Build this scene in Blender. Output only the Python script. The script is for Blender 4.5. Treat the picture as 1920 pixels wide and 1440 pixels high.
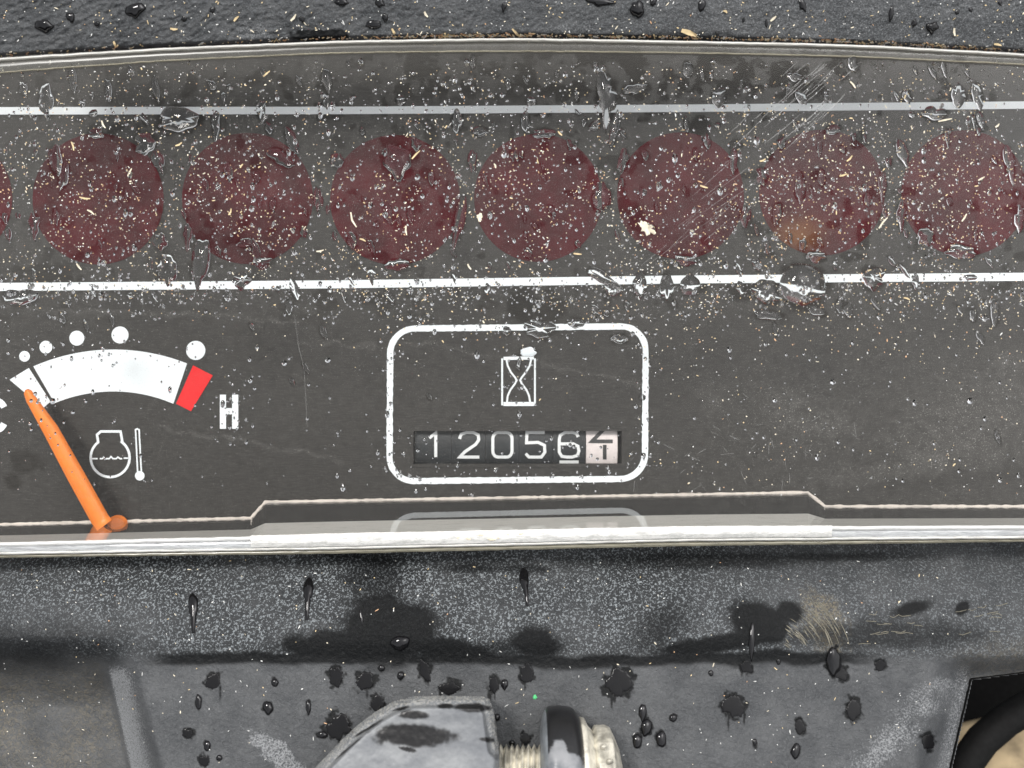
import bpy, math, random
import numpy as np
from mathutils import Matrix, Vector, Euler

for o in list(bpy.data.objects): bpy.data.objects.remove(o)
sc = bpy.context.scene
COL = sc.collection

# ---------------------------------------------------------------- frame of the dashboard
K = 1e-4            # metres on the dial per unit of the layout grid (1920 x 1440 units, y down)
D = 0.160           # height of the eye above the dial
EL = math.radians(50)   # the dashboard leans back: its normal points 50 degrees up
WP = 0.020          # height of the clear front pane above the dial
R = Matrix(((1, 0, 0), (0, math.sin(EL), -math.cos(EL)), (0, math.cos(EL), math.sin(EL))))
R4 = R.to_4x4()

# ---------------------------------------------------------------- camera
cam_d = bpy.data.cameras.new('camera'); cam = bpy.data.objects.new('camera', cam_d); COL.objects.link(cam)
cam.matrix_world = R4 @ Matrix.Translation((0, 0, D))
cam_d.sensor_width = 36; cam_d.lens = 18 / (960 * K / D)
cam_d.clip_start = 0.005; cam_d.clip_end = 100
cam_d.dof.use_dof = True; cam_d.dof.focus_distance = D - 0.013; cam_d.dof.aperture_fstop = 20
sc.camera = cam

# ---------------------------------------------------------------- sky and sun (overcast)
W = bpy.data.worlds.new('World'); sc.world = W; W.use_nodes = True
wn = W.node_tree.nodes; wl = W.node_tree.links
sky = wn.new('ShaderNodeTexSky'); sky.sky_type = 'NISHITA'; sky.sun_disc = False
SUN_EL, SUN_AZ = 66, -72
sky.sun_elevation = math.radians(SUN_EL); sky.sun_rotation = math.radians(180 + SUN_AZ)
sky.air_density = 1.0; sky.dust_density = 3.5
hs = wn.new('ShaderNodeHueSaturation'); hs.inputs['Saturation'].default_value = 0.12
wl.new(sky.outputs[0], hs.inputs['Color']); bg = wn['Background']; wl.new(hs.outputs[0], bg.inputs['Color'])
bg.inputs['Strength'].default_value = 0.12
sun_d = bpy.data.lights.new('sun', 'SUN'); sun_d.energy = 1.5; sun_d.angle = math.radians(13); sun_d.color = (1, .97, .93)
sun = bpy.data.objects.new('sun', sun_d); COL.objects.link(sun)
a, e = math.radians(SUN_AZ), math.radians(SUN_EL)
sdir = Vector((math.sin(a) * math.cos(e), -math.cos(a) * math.cos(e), math.sin(e)))
sun.rotation_euler = sdir.to_track_quat('Z', 'Y').to_euler()
vs = sc.view_settings; vs.view_transform = 'Standard'; vs.look = 'None'; vs.gamma = 1; vs.exposure = 0.72
sc.cycles.transparent_max_bounces = 24; sc.cycles.transmission_bounces = 12; sc.cycles.max_bounces = 16

rng = random.Random(7); nr = np.random.RandomState(5)

# ---------------------------------------------------------------- node helpers
def new_mat(name):
    m = bpy.data.materials.new(name); m.use_nodes = True
    nt = m.node_tree; nt.nodes.clear(); out = nt.nodes.new('ShaderNodeOutputMaterial')
    return m, nt, out
class N:
    def __init__(s, nt): s.nt = nt; s.n = nt.nodes; s.l = nt.links
    def put(s, sock, v):
        if v is None: return
        if isinstance(v, bpy.types.NodeSocket): s.l.new(v, sock)
        elif sock.type == 'RGBA' and isinstance(v, (int, float)): sock.default_value = (v, v, v, 1)
        elif sock.type == 'RGBA' and len(v) == 3: sock.default_value = (*v, 1)
        else: sock.default_value = v
    def coord(s, scale=(1, 1, 1)):
        t = s.n.new('ShaderNodeTexCoord'); m = s.n.new('ShaderNodeMapping'); m.inputs['Scale'].default_value = scale
        s.l.new(t.outputs['Object'], m.inputs['Vector']); return m.outputs[0]
    def noise(s, scale, detail=3, rough=.55, vec=None, dist=0):
        t = s.n.new('ShaderNodeTexNoise'); t.inputs['Scale'].default_value = scale; t.inputs['Detail'].default_value = detail
        t.inputs['Roughness'].default_value = rough; t.inputs['Distortion'].default_value = dist
        s.l.new(vec if vec else s.coord(), t.inputs['Vector']); return t.outputs['Fac']
    def voro(s, scale, vec=None):
        t = s.n.new('ShaderNodeTexVoronoi'); t.inputs['Scale'].default_value = scale
        s.l.new(vec if vec else s.coord(), t.inputs['Vector']); return t.outputs['Distance']
    def ramp(s, f, lo, hi, a=0., b=1.):
        t = s.n.new('ShaderNodeMapRange'); t.interpolation_type = 'SMOOTHSTEP'; s.put(t.inputs['Value'], f)
        for k, v in (('From Min', lo), ('From Max', hi), ('To Min', a), ('To Max', b)): s.put(t.inputs[k], v)
        return t.outputs[0]
    def front(s, f):                    # surface reflection on the outer side only, none from inside the plastic
        t = s.n.new('ShaderNodeNewGeometry'); return s.math('MULTIPLY', f, s.math('SUBTRACT', 1., t.outputs['Backfacing']))
    def math(s, op, a, b=None):
        t = s.n.new('ShaderNodeMath'); t.operation = op; s.put(t.inputs[0], a); s.put(t.inputs[1], b)
        return t.outputs[0]
    def mix(s, f, a, b):
        t = s.n.new('ShaderNodeMix'); t.data_type = 'RGBA'; s.put(t.inputs[0], f); s.put(t.inputs[6], a); s.put(t.inputs[7], b); return t.outputs[2]
    def attr(s, name):
        t = s.n.new('ShaderNodeAttribute'); t.attribute_name = name; return t.outputs['Fac']
    def bump(s, h, strength, dist, normal=None):
        t = s.n.new('ShaderNodeBump'); s.put(t.inputs['Height'], h); s.put(t.inputs['Strength'], strength); t.inputs['Distance'].default_value = dist
        if normal: s.l.new(normal, t.inputs['Normal'])
        return t.outputs[0]
    def pr(s, **k):
        t = s.n.new('ShaderNodeBsdfPrincipled')
        for a, v in k.items():
            s.put(t.inputs[{'base': 'Base Color', 'rough': 'Roughness', 'metal': 'Metallic', 'ior': 'IOR', 'normal': 'Normal', 'trans': 'Transmission Weight', 'spec': 'Specular IOR Level', 'coat': 'Coat Weight'}[a]], v)
        return t.outputs[0]
    def shader(s, typ, **k):
        t = s.n.new(typ)
        for a, v in k.items(): s.put(t.inputs[a], v)
        return t.outputs[0]
    def mixs(s, f, a, b):
        t = s.n.new('ShaderNodeMixShader'); s.put(t.inputs[0], f); s.l.new(a, t.inputs[1]); s.l.new(b, t.inputs[2]); return t.outputs[0]

def plain(name, col, rough=.5, metal=0, spec=.5, nscale=900, namp=.25, bump=.0, bscale=2500, bdist=2e-5):
    m, nt, out = new_mat(name); g = N(nt)
    f = g.noise(nscale, 4)
    c = g.mix(g.ramp(f, .3, .7), tuple(x * (1 - namp) for x in col), tuple(min(1, x * (1 + namp)) for x in col))
    n = g.bump(g.noise(bscale, 3), bump, bdist) if bump else None
    k = dict(base=c, rough=rough, metal=metal, spec=spec)
    if n: k['normal'] = n
    nt.links.new(g.pr(**k), out.inputs[0]); return m

# ---------------------------------------------------------------- geometry helpers
def pt(X, Y, w):
    s = K * (D - w) / D
    return ((X - 960) * s, (720 - Y) * s, w)
class Root:
    def __init__(s, o, base): s.o = o; s.base = base
def tag(o, label=None, cat=None, group=None, kind=None):
    if label: o['label'] = label
    if cat: o['category'] = cat
    if group: o['group'] = group
    if kind: o['kind'] = kind
    return o
def thing(name, label, cat, base, group=None):
    o = bpy.data.objects.new(name, None); COL.objects.link(o); o.empty_display_size = .01
    o.matrix_world = R4 @ Matrix.Translation(base); tag(o, label, cat, group)
    return Root(o, base)
def mesh(name, V, F, mat, parent=None, smooth=False, base=None, mats=None, mi=None):
    V = np.asarray(V, dtype=np.float64)
    if parent is not None: b = parent.base
    else: b = base if base is not None else tuple(V.mean(axis=0))
    me = bpy.data.meshes.new(name)
    V2 = V - np.array(b)
    if isinstance(F, np.ndarray) and F.ndim == 2:
        n, k = F.shape
        me.vertices.add(len(V2)); me.vertices.foreach_set('co', V2.astype(np.float32).ravel())
        me.loops.add(n * k); me.loops.foreach_set('vertex_index', F.astype(np.int32).ravel())
        me.polygons.add(n); me.polygons.foreach_set('loop_start', np.arange(0, n * k, k, dtype=np.int32))
        me.update(calc_edges=True)
    else:
        me.from_pydata([tuple(v) for v in V2], [], [tuple(f) for f in F]); me.update()
    for m in (mats or [mat]): me.materials.append(m)
    if mi is not None: me.polygons.foreach_set('material_index', np.asarray(mi, dtype=np.int32))
    if smooth: me.polygons.foreach_set('use_smooth', np.ones(len(me.polygons), dtype=bool))
    o = bpy.data.objects.new(name, me); COL.objects.link(o)
    if parent is not None: o.parent = parent.o
    else: o.matrix_world = R4 @ Matrix.Translation(b)
    return o
def sub(name, V, F, mat, parent_obj, root, **k):
    o = mesh(name, V, F, mat, root, **k); o.parent = parent_obj; return o
def const(w): return lambda X, Y: w
def resample(P, step):
    out = []
    for (a, b) in zip(P[:-1], P[1:]):
        L = math.hypot(b[0] - a[0], b[1] - a[1]); n = max(1, int(L / step))
        for i in range(n): t = i / n; out.append((a[0] + (b[0] - a[0]) * t, a[1] + (b[1] - a[1]) * t))
    out.append(P[-1]); return out
def ribbon(P, width, wf, closed=False, step=None, V=None, F=None, jit=0, thick=0):
    if V is None: V, F = [], []
    if closed: P = list(P) + [P[0]]
    if step: P = resample(P, step)
    if closed: P = P[:-1]
    n = len(P); b = len(V); hw = width / 2 if not callable(width) else None
    for i in range(n):
        a = P[(i - 1) % n] if (closed or i > 0) else P[i]; c = P[(i + 1) % n] if (closed or i < n - 1) else P[i]
        p = P[i]
        d1 = (p[0] - a[0], p[1] - a[1]); d2 = (c[0] - p[0], c[1] - p[1])
        l1 = math.hypot(*d1) or 1e-9; l2 = math.hypot(*d2) or 1e-9
        if l1 < 1e-6: d1, l1 = d2, l2
        if l2 < 1e-6: d2, l2 = d1, l1
        d1 = (d1[0] / l1, d1[1] / l1); d2 = (d2[0] / l2, d2[1] / l2)
        tx, ty = d1[0] + d2[0], d1[1] + d2[1]; L = math.hypot(tx, ty) or 1; tx, ty = tx / L, ty / L
        cosn = max(.45, tx * d1[0] + ty * d1[1])
        h = (width(i / (n - 1)) / 2 if callable(width) else hw) / cosn
        h += rng.uniform(-jit, jit)
        for sgn in (-1, 1):
            X, Y = p[0] - ty * h * sgn, p[1] + tx * h * sgn
            V.append(pt(X, Y, wf(X, Y)))
    m = n if closed else n - 1
    for i in range(m):
        j = (i + 1) % n
        F.append((b + 2 * i, b + 2 * i + 1, b + 2 * j + 1, b + 2 * j))
    return V, F
def fix_up(V, F):                       # make every face look towards +w
    V = np.array(V); G = []
    for f in F:
        p = V[list(f)]; nrm = np.zeros(3)
        for i in range(len(f)): nrm += np.cross(p[i], p[(i + 1) % len(f)])
        G.append(tuple(f) if nrm[2] > 0 else tuple(reversed(f)))
    return V, G
def disc(X, Y, r, wf, n=40, dome=0., ry=None):
    V = [pt(X, Y, wf(X, Y) + dome)]; F = []; rings = 5
    for k in range(1, rings + 1):
        for i in range(n):
            t = 2 * math.pi * i / n; q = k / rings
            x, y = X + r * q * math.cos(t), Y + (ry or r) * q * math.sin(t)
            V.append(pt(x, y, wf(x, y) + dome * (1 - q * q)))
    for i in range(n):
        F.append((0, 1 + (i + 1) % n, 1 + i))
        for k in range(rings - 1):
            a = 1 + k * n; b = a + n; j = (i + 1) % n
            F.append((a + i, a + j, b + j, b + i))
    return V, F
def arc3(A, B, C):                      # circle through three points
    ax, ay = A; bx, by = B; cx, cy = C
    d = 2 * (ax * (by - cy) + bx * (cy - ay) + cx * (ay - by))
    ux = ((ax**2 + ay**2) * (by - cy) + (bx**2 + by**2) * (cy - ay) + (cx**2 + cy**2) * (ay - by)) / d
    uy = ((ax**2 + ay**2) * (cx - bx) + (bx**2 + by**2) * (ax - cx) + (cx**2 + cy**2) * (bx - ax)) / d
    return ux, uy, math.hypot(ax - ux, ay - uy)
def arcpts(A, B, C, n=30):
    x, y, r = arc3(A, B, C); t0 = math.atan2(A[1] - y, A[0] - x); t1 = math.atan2(C[1] - y, C[0] - x)
    return [(x + r * math.cos(t0 + (t1 - t0) * i / n), y + r * math.sin(t0 + (t1 - t0) * i / n)) for i in range(n + 1)]
def curve(tab):                         # smooth interpolation of a small table
    xs = [t[0] for t in tab]; ys = [t[1] for t in tab]
    def f(x):
        x = np.asarray(x, dtype=float)
        # monotone-ish smoothing: average of shifted linear interpolations
        r = 0
        for d in (-60, -30, 0, 30, 60): r = r + np.interp(x + d, xs, ys)
        return r / 5
    return f
def vnoise(X, Y, cell, seed):           # value noise on numpy arrays
    r = np.random.RandomState(seed); g = r.rand(256, 256)
    x = X / cell + 1000; y = Y / cell + 1000
    xi = np.floor(x).astype(int); yi = np.floor(y).astype(int); fx = x - xi; fy = y - yi
    fx = fx * fx * (3 - 2 * fx); fy = fy * fy * (3 - 2 * fy)
    a = g[yi % 256, xi % 256]; b = g[yi % 256, (xi + 1) % 256]; c = g[(yi + 1) % 256, xi % 256]; d = g[(yi + 1) % 256, (xi + 1) % 256]
    return (a * (1 - fx) + b * fx) * (1 - fy) + (c * (1 - fx) + d * fx) * fy
def fnoise(X, Y, cell, seed):
    return (vnoise(X, Y, cell, seed) + .5 * vnoise(X, Y, cell / 2, seed + 1) + .25 * vnoise(X, Y, cell / 4, seed + 2)) / 1.75
def sstep(x, a, b):
    t = np.clip((x - a) / (b - a), 0, 1); return t * t * (3 - 2 * t)
def blob(X, Y, x, y, rx, ry, rot=0, soft=.25, edge=.5, cell=18, seed=3):
    c, s = math.cos(rot), math.sin(rot); dx, dy = X - x, Y - y
    u = (dx * c + dy * s) / rx; v = (-dx * s + dy * c) / ry
    d = np.sqrt(u * u + v * v) + (fnoise(X, Y, cell, seed) - .5) * edge * 2
    return 1 - sstep(d, 1 - soft, 1 + soft)
def grid(x0, x1, nx, y0f, y1f, ny):
    xs = np.linspace(x0, x1, nx + 1); t = np.linspace(0, 1, ny + 1)
    X, T = np.meshgrid(xs, t); Y = y0f(X) * (1 - T) + y1f(X) * T
    i = np.arange(ny)[:, None] * (nx + 1) + np.arange(nx)[None, :]
    F = np.stack([i, i + nx + 1, i + nx + 2, i + 1], -1).reshape(-1, 4)
    return X, Y, F
def ptn(X, Y, w):
    s = K * (D - w) / D
    return np.stack([(X - 960) * s, (720 - Y) * s, w + 0 * X], -1).reshape(-1, 3)
def setattr_(o, name, A):
    at = o.data.attributes.new(name, 'FLOAT', 'POINT'); at.data.foreach_set('value', np.clip(A, 0, 4).astype(np.float32).ravel())

# ---------------------------------------------------------------- materials
def m_plastic():
    m, nt, out = new_mat('grained_black_plastic'); g = N(nt)
    wet, wear_sheen, tan, spk = g.attr('wet'), g.attr('wear_sheen'), g.attr('tan'), g.attr('speck')
    co = g.coord()
    grain = g.noise(1500, 3, .6, co, 1.5); fine = g.noise(6500, 2, .6, co)
    cells = g.voro(3600, co)
    base = g.mix(g.ramp(g.noise(160, 4, .6, co), .3, .7), (.05, .053, .057), (.088, .091, .095))
    base = g.mix(g.math('MULTIPLY', spk, .85), base, (.012, .0135, .015))
    sp = g.ramp(g.noise(3000, 2, .5, co, .8), .53, .62); base = g.mix(g.math('MULTIPLY', sp, spk), base, (.27, .295, .31))
    w2 = g.math('MULTIPLY', g.math('MINIMUM', 1., g.math('MULTIPLY', wear_sheen, 1.5)), g.ramp(g.noise(3600, 4, .75, co), g.math('SUBTRACT', .60, g.math('MULTIPLY', wear_sheen, .25)), g.math('SUBTRACT', .76, g.math('MULTIPLY', wear_sheen, .2)))); base = g.mix(g.math('MULTIPLY', w2, .75), base, (.34, .35, .36))
    wv = g.coord((1, .22, 1))
    t2 = g.math('MULTIPLY', tan, g.ramp(g.noise(1500, 4, .7, co, 1.5), .38, .7)); base = g.mix(t2, base, (.20, .17, .115))
    base = g.mix(g.math('MINIMUM', .97, g.math('MULTIPLY', wet, 1.05)), base, (.006, .0065, .007))
    ht = g.math('ADD', grain, g.math('MULTIPLY', fine, .35))
    bs = g.math('SUBTRACT', 1., g.math('MULTIPLY', wet, .45))
    nrm = g.bump(ht, g.math('MULTIPLY', bs, 1.), 2.4e-4)
    rough = g.math('SUBTRACT', .52, g.math('MULTIPLY', wet, .12))
    ior = g.math('SUBTRACT', g.math('SUBTRACT', 1.45, g.math('MULTIPLY', spk, .1)), g.math('MULTIPLY', wet, .2))
    nt.links.new(g.pr(base=base, rough=rough, normal=nrm, ior=ior), out.inputs[0]); return m
def m_dial():
    m, nt, out = new_mat('dial_black'); g = N(nt)
    co = g.coord(); st = g.coord((1, 8, 1))
    c = g.mix(g.ramp(g.noise(500, 5, .65, st), .35, .7), (.024, .0222, .0195), (.040, .0372, .0335))
    n = g.bump(g.noise(1500, 4, .6, st), .3, 4e-5)
    nt.links.new(g.pr(base=c, rough=.55, normal=n, spec=.3), out.inputs[0]); return m
def m_print(name, col, spk=.15):
    m, nt, out = new_mat(name); g = N(nt); co = g.coord()
    d = g.math('MULTIPLY', g.ramp(g.noise(3200, 4, .7, co), .58, .72), spk)
    c = g.mix(d, col, tuple(x * .35 for x in col))
    nt.links.new(g.pr(base=c, rough=.6, spec=.2), out.inputs[0]); return m
def m_lamp():
    m, nt, out = new_mat('dark_red_lamp_window'); g = N(nt); co = g.coord()
    am = g.attr('amber')
    c = g.mix(g.ramp(g.noise(130, 5, .65, co), .3, .7), (.042, .004, .006), (.078, .006, .010))
    c = g.mix(am, c, (.2, .085, .03))
    nt.links.new(g.pr(base=c, rough=.5, spec=.1), out.inputs[0]); return m
def m_pane():
    m, nt, out = new_mat('clear_cover_plastic'); g = N(nt); co = g.coord()
    wet, dust_glare = g.attr('wet'), g.attr('dust_glare')
    sp = g.ramp(g.noise(4600, 3, .6, co), .6, .68)
    spots = g.math('MULTIPLY', sp, .5)
    f = g.math('MULTIPLY', dust_glare, g.math('ADD', g.ramp(g.noise(700, 5, .7, co), .3, .75, .013, .037), g.math('MULTIPLY', spots, .4)))
    f = g.math('MULTIPLY', f, g.math('SUBTRACT', 1., g.math('MULTIPLY', wet, .85)))
    body = g.mixs(f, g.shader('ShaderNodeBsdfTransparent', Color=(.97, .97, .965)), g.shader('ShaderNodeBsdfDiffuse', Color=(.62, .6, .56)))
    n = g.bump(g.noise(900, 3, .5, co), .12, 3e-5)
    fr = g.n.new('ShaderNodeFresnel'); g.put(fr.inputs['IOR'], g.math('SUBTRACT', 1.3, g.math('MULTIPLY', wet, .22))); g.l.new(n, fr.inputs['Normal'])
    gl = g.shader('ShaderNodeBsdfGlossy', Roughness=.06, Color=(1, 1, 1), Normal=n)
    nt.links.new(g.mixs(fr.outputs[0], body, gl), out.inputs[0]); return m
def m_wall():
    m, nt, out = new_mat('clear_cover_wall'); g = N(nt); co = g.coord((1, 9, 9))
    dust_glare = g.attr('dust_glare')
    f = g.math('MULTIPLY', dust_glare, g.ramp(g.noise(260, 5, .7, co), .3, .75, .22, .42))
    body = g.mixs(f, g.shader('ShaderNodeBsdfTransparent', Color=(.95, .95, .94)), g.shader('ShaderNodeBsdfDiffuse', Color=(.6, .58, .54)))
    fr = g.n.new('ShaderNodeFresnel'); fr.inputs['IOR'].default_value = 1.7
    gl = g.shader('ShaderNodeBsdfGlossy', Roughness=.03, Color=(1, 1, 1))
    nt.links.new(g.mixs(g.front(fr.outputs[0]), body, gl), out.inputs[0]); return m
def m_edge(name, col, alpha, rough=.2, stretch=10, lo=.35, hi=.62):
    m, nt, out = new_mat(name); g = N(nt); co = g.coord((1, stretch, stretch))
    f = g.ramp(g.noise(220, 6, .75, co), lo, hi, alpha * .5, alpha)
    fr = g.n.new('ShaderNodeFresnel'); fr.inputs['IOR'].default_value = 1.5
    body = g.mixs(f, g.shader('ShaderNodeBsdfTransparent', Color=(.9, .9, .89)), g.mixs(.12, g.shader('ShaderNodeBsdfDiffuse', Color=col), g.shader('ShaderNodeBsdfTranslucent', Color=col)))
    gl = g.shader('ShaderNodeBsdfGlossy', Roughness=rough, Color=(1, 1, 1))
    nt.links.new(g.mixs(g.front(fr.outputs[0]), body, gl), out.inputs[0]); return m
def m_water():
    m, nt, out = new_mat('water'); g = N(nt)
    nt.links.new(g.shader('ShaderNodeBsdfGlass', Color=(1, 1, 1), Roughness=.0, IOR=1.33), out.inputs[0]); return m
def m_waterfilm():
    m, nt, out = new_mat('water_on_black_plastic'); g = N(nt); co = g.coord()
    n = g.bump(g.noise(2300, 3, .55, co, 1.2), .25, 6e-5)
    nt.links.new(g.pr(base=(.010, .010, .011), rough=.16, ior=1.3, normal=n), out.inputs[0]); return m
def m_knob():
    m, nt, out = new_mat('worn_black_knob'); g = N(nt); co = g.coord((1, 4, 1))
    f = g.ramp(g.math('ADD', g.attr('blk'), g.math('MULTIPLY', g.math('SUBTRACT', g.noise(420, 4, .65, co), .5), 1.3)), .3, .7)
    c = g.mix(f, g.mix(g.ramp(g.noise(300, 4), .35, .65), (.13, .14, .155), (.27, .275, .285)), (.014, .014, .015))
    nt.links.new(g.pr(base=c, rough=.3, normal=g.bump(g.noise(700, 4, .6, co), .5, 1e-4)), out.inputs[0]); return m
def m_bead():
    m, nt, out = new_mat('clear_water_on_black_plastic'); g = N(nt)
    nt.links.new(g.pr(base=(.006, .006, .007), rough=.05, ior=1.5), out.inputs[0]); return m
def m_hub():
    m, nt, out = new_mat('mottled_grey_metal'); g = N(nt); co = g.coord((1, 1.6, 1))
    wet, wear_sheen = g.attr('wet'), g.attr('wear_sheen')
    c = g.mix(g.ramp(g.noise(130, 5, .65, co), .3, .7), (.14, .148, .16), (.25, .258, .265))
    c = g.mix(g.math('MULTIPLY', wear_sheen, g.ramp(g.noise(2600, 3, .7, co), .45, .6)), c, (.5, .49, .45))
    c = g.mix(g.math('MULTIPLY', wear_sheen, g.ramp(g.noise(1900, 3, .7, co), .56, .66)), c, (.09, .08, .065))
    c = g.mix(wet, c, (.014, .0135, .014))
    n = g.bump(g.noise(900, 4, .6, co), .4, 1e-4)
    nt.links.new(g.pr(base=c, rough=g.math('SUBTRACT', .5, g.math('MULTIPLY', wet, .2)), normal=n, metal=.15), out.inputs[0]); return m

M = dict(knob=m_knob(), foot=m_edge('pale_wall_foot', (.86, .78, .70), .95, lo=.2, hi=.6), scuff=plain('pale_scuff', (.16, .147, .112), .7), white2=m_print('thin_white_print', (.77, .80, .815)), clip=m_edge('clip_plastic', (.93, .92, .89), .95, .2, 3.5, lo=.36, hi=.6), sky_band=m_edge('sky_lit_wall_band', (.66, .65, .61), .95, .05, 14, lo=.2, hi=.5), plastic=m_plastic(), dial=m_dial(), white=m_print('white_print', (.86, .91, .93)), red=m_print('red_print', (.8, .018, .02), .05),  # grey wall band: light carried inside the clear plastic, put into its colour
         orange=plain('orange_needle', (1, .25, .03), .45, namp=.05), lamp=m_lamp(), pane=m_pane(), wall=m_wall(),
         edge=m_edge('sky_lit_clear_edge', (.90, .90, .885), .9, lo=.2, hi=.6), channel=m_edge('clear_rim_channel', (.78, .80, .82), .6, .12),  # white edge and channel: sky light inside the clear rim, put into colour
         toprim=m_edge('clear_top_rim', (.46, .44, .38), .09, .3), lip=m_edge('dusty_lip', (.45, .42, .32), .7), bright=m_edge('highlight_ridge', (.90, .89, .85), .95, .15, lo=.3, hi=.6),  # pale ridge colour paints the rim's bright highlight line
         water=m_water(), film=m_waterfilm(), bead=m_bead(), hub=m_hub(),
         straw=plain('straw', (.72, .56, .32), .7, nscale=500), cream=plain('cream_chaff', (.8, .72, .56), .7), tanc=plain('tan_chaff', (.62, .38, .22), .7), grit=plain('pale_grit', (.7, .7, .68), .7),
         zinc=plain('dull_zinc', (.56, .53, .45), .4, .25, nscale=420, namp=.55, bump=.4, bscale=1300, bdist=8e-5),
         blackm=plain('worn_black_knob', (.03, .03, .033), .3, .1, nscale=260, namp=.6, bump=.3, bscale=800, bdist=1e-4),
         greym=plain('worn_grey_knob_face', (.25, .27, .29), .45, .2, nscale=260, namp=.45, bump=.3, bscale=700, bdist=1e-4),
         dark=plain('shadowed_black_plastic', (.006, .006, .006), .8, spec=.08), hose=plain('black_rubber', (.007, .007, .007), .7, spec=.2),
         hide=plain('tan_worn_padding', (.34, .26, .155), .8, nscale=140, namp=.45), drum=plain('black_drum', (.010, .013, .015), .5, nscale=300, namp=.3),
         drumw=plain('ivory_drum', (.74, .67, .65), .5, namp=.06), numw=m_print('drum_numeral_white', (.8, .82, .82), .1), numk=plain('drum_numeral_black', (.03, .03, .03), .5),
         scratch=m_edge('scratch_frost', (.75, .75, .73), .3, lo=.42, hi=.62, stretch=1), green=plain('green_speck', (.1, .6, .22), .5))

# ---------------------------------------------------------------- curves of the cover
top_ridge = curve([(-200, 128), (0, 109), (320, 90), (640, 77), (960, 72), (1280, 77), (1600, 84), (1920, 101), (2120, 116)])
top_lip = curve([(-200, 156), (0, 136), (320, 113), (640, 99), (960, 96), (1280, 99), (1600, 106), (1920, 121), (2120, 138)])
bot_band = curve([(-200, 1020), (0, 1017), (470, 1006), (640, 1001), (960, 995), (1280, 988), (1920, 985), (2120, 984)])
bot_lip = curve([(-200, 1043), (0, 1038), (640, 1028), (960, 1021), (1280, 1013), (1920, 1008), (2120, 1007)])
bot_edge = curve([(-200, 1052), (0, 1046), (640, 1038), (960, 1031), (1280, 1024), (1920, 1016), (2120, 1014)])

# ---------------------------------------------------------------- housing
def h_low(X, Y):                        # height of the lower moulding
    X = np.asarray(X, dtype=float); Y = np.asarray(Y, dtype=float)
    prof = 0
    for dd in (-22, -15, -8, -3, 3, 8, 15, 22): prof = prof + np.interp(Y + dd, [980, 1040, 1075, 1120, 1170, 1215, 1238, 1300, 1440, 1620], [.011, .0130, .0158, .0184, .0202, .0213, .0209, .0222, .0250, .0285]) / 8
    lx = 196 + (Y - 1255) * .26; rx = 1822 - (Y - 1240) * .21
    drop = (1 - sstep(X, lx - 10, lx + 66)) * sstep(Y + 0 * X, 1190, 1330)
    drop2 = sstep(X, rx - 70, rx) * sstep(Y + 0 * X, 1225, 1275) * .35
    ends = sstep(np.abs(X - 960), 800, 1250) * .004
    return prof - drop * .011 - drop2 * .012 - ends
def h_top(X, Y):
    X = np.asarray(X, dtype=float); Y = np.asarray(Y, dtype=float)
    d = top_ridge(X) - Y
    return .0165 + np.interp(d, [-40, 0, 10, 60, 200], [-.003, .0, .0018, .0034, .0062])
housing = thing('dashboard_housing', 'black grained plastic dashboard moulding wrapped round the clear instrument cover', 'dashboard', pt(960, 1300, 0))
X, Y, F = grid(-60, 1980, 960, lambda x: -100 + 0 * x, lambda x: top_ridge(x) + 3, 96)
gr = fnoise(X + .5 * Y, Y * 1.25, 8, 70); o = mesh('upper_cowl', ptn(X, Y, h_top(X, Y) + (gr - .5) * 4.2e-4 * (1.25 - .6 * sstep(X, 300, 1300))), F, M['plastic'], housing, smooth=True)
wet = blob(X, Y, 600, 66, 60, 10, 0, .3, .6, 12, 9)
wet = np.maximum(wet, .6 * blob(X, Y, 1150, 70, 300, 12, 0, .5, .5, 30, 19))
setattr_(o, 'wet', wet); setattr_(o, 'wear_sheen', .5 * blob(X, Y, 475, 62, 34, 22, 0, .6, .6, 8, 4) + .25 * blob(X, Y, 1070, 60, 60, 12, 0, .6, .6, 8, 4) + .42 * sstep(X, 300, 1500)); setattr_(o, 'tan', 0 * X)  # rightward ramp puts the cowl's sky sheen into the colour
setattr_(o, 'speck', .12 + .1 * fnoise(X, Y, 60, 2))
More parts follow.
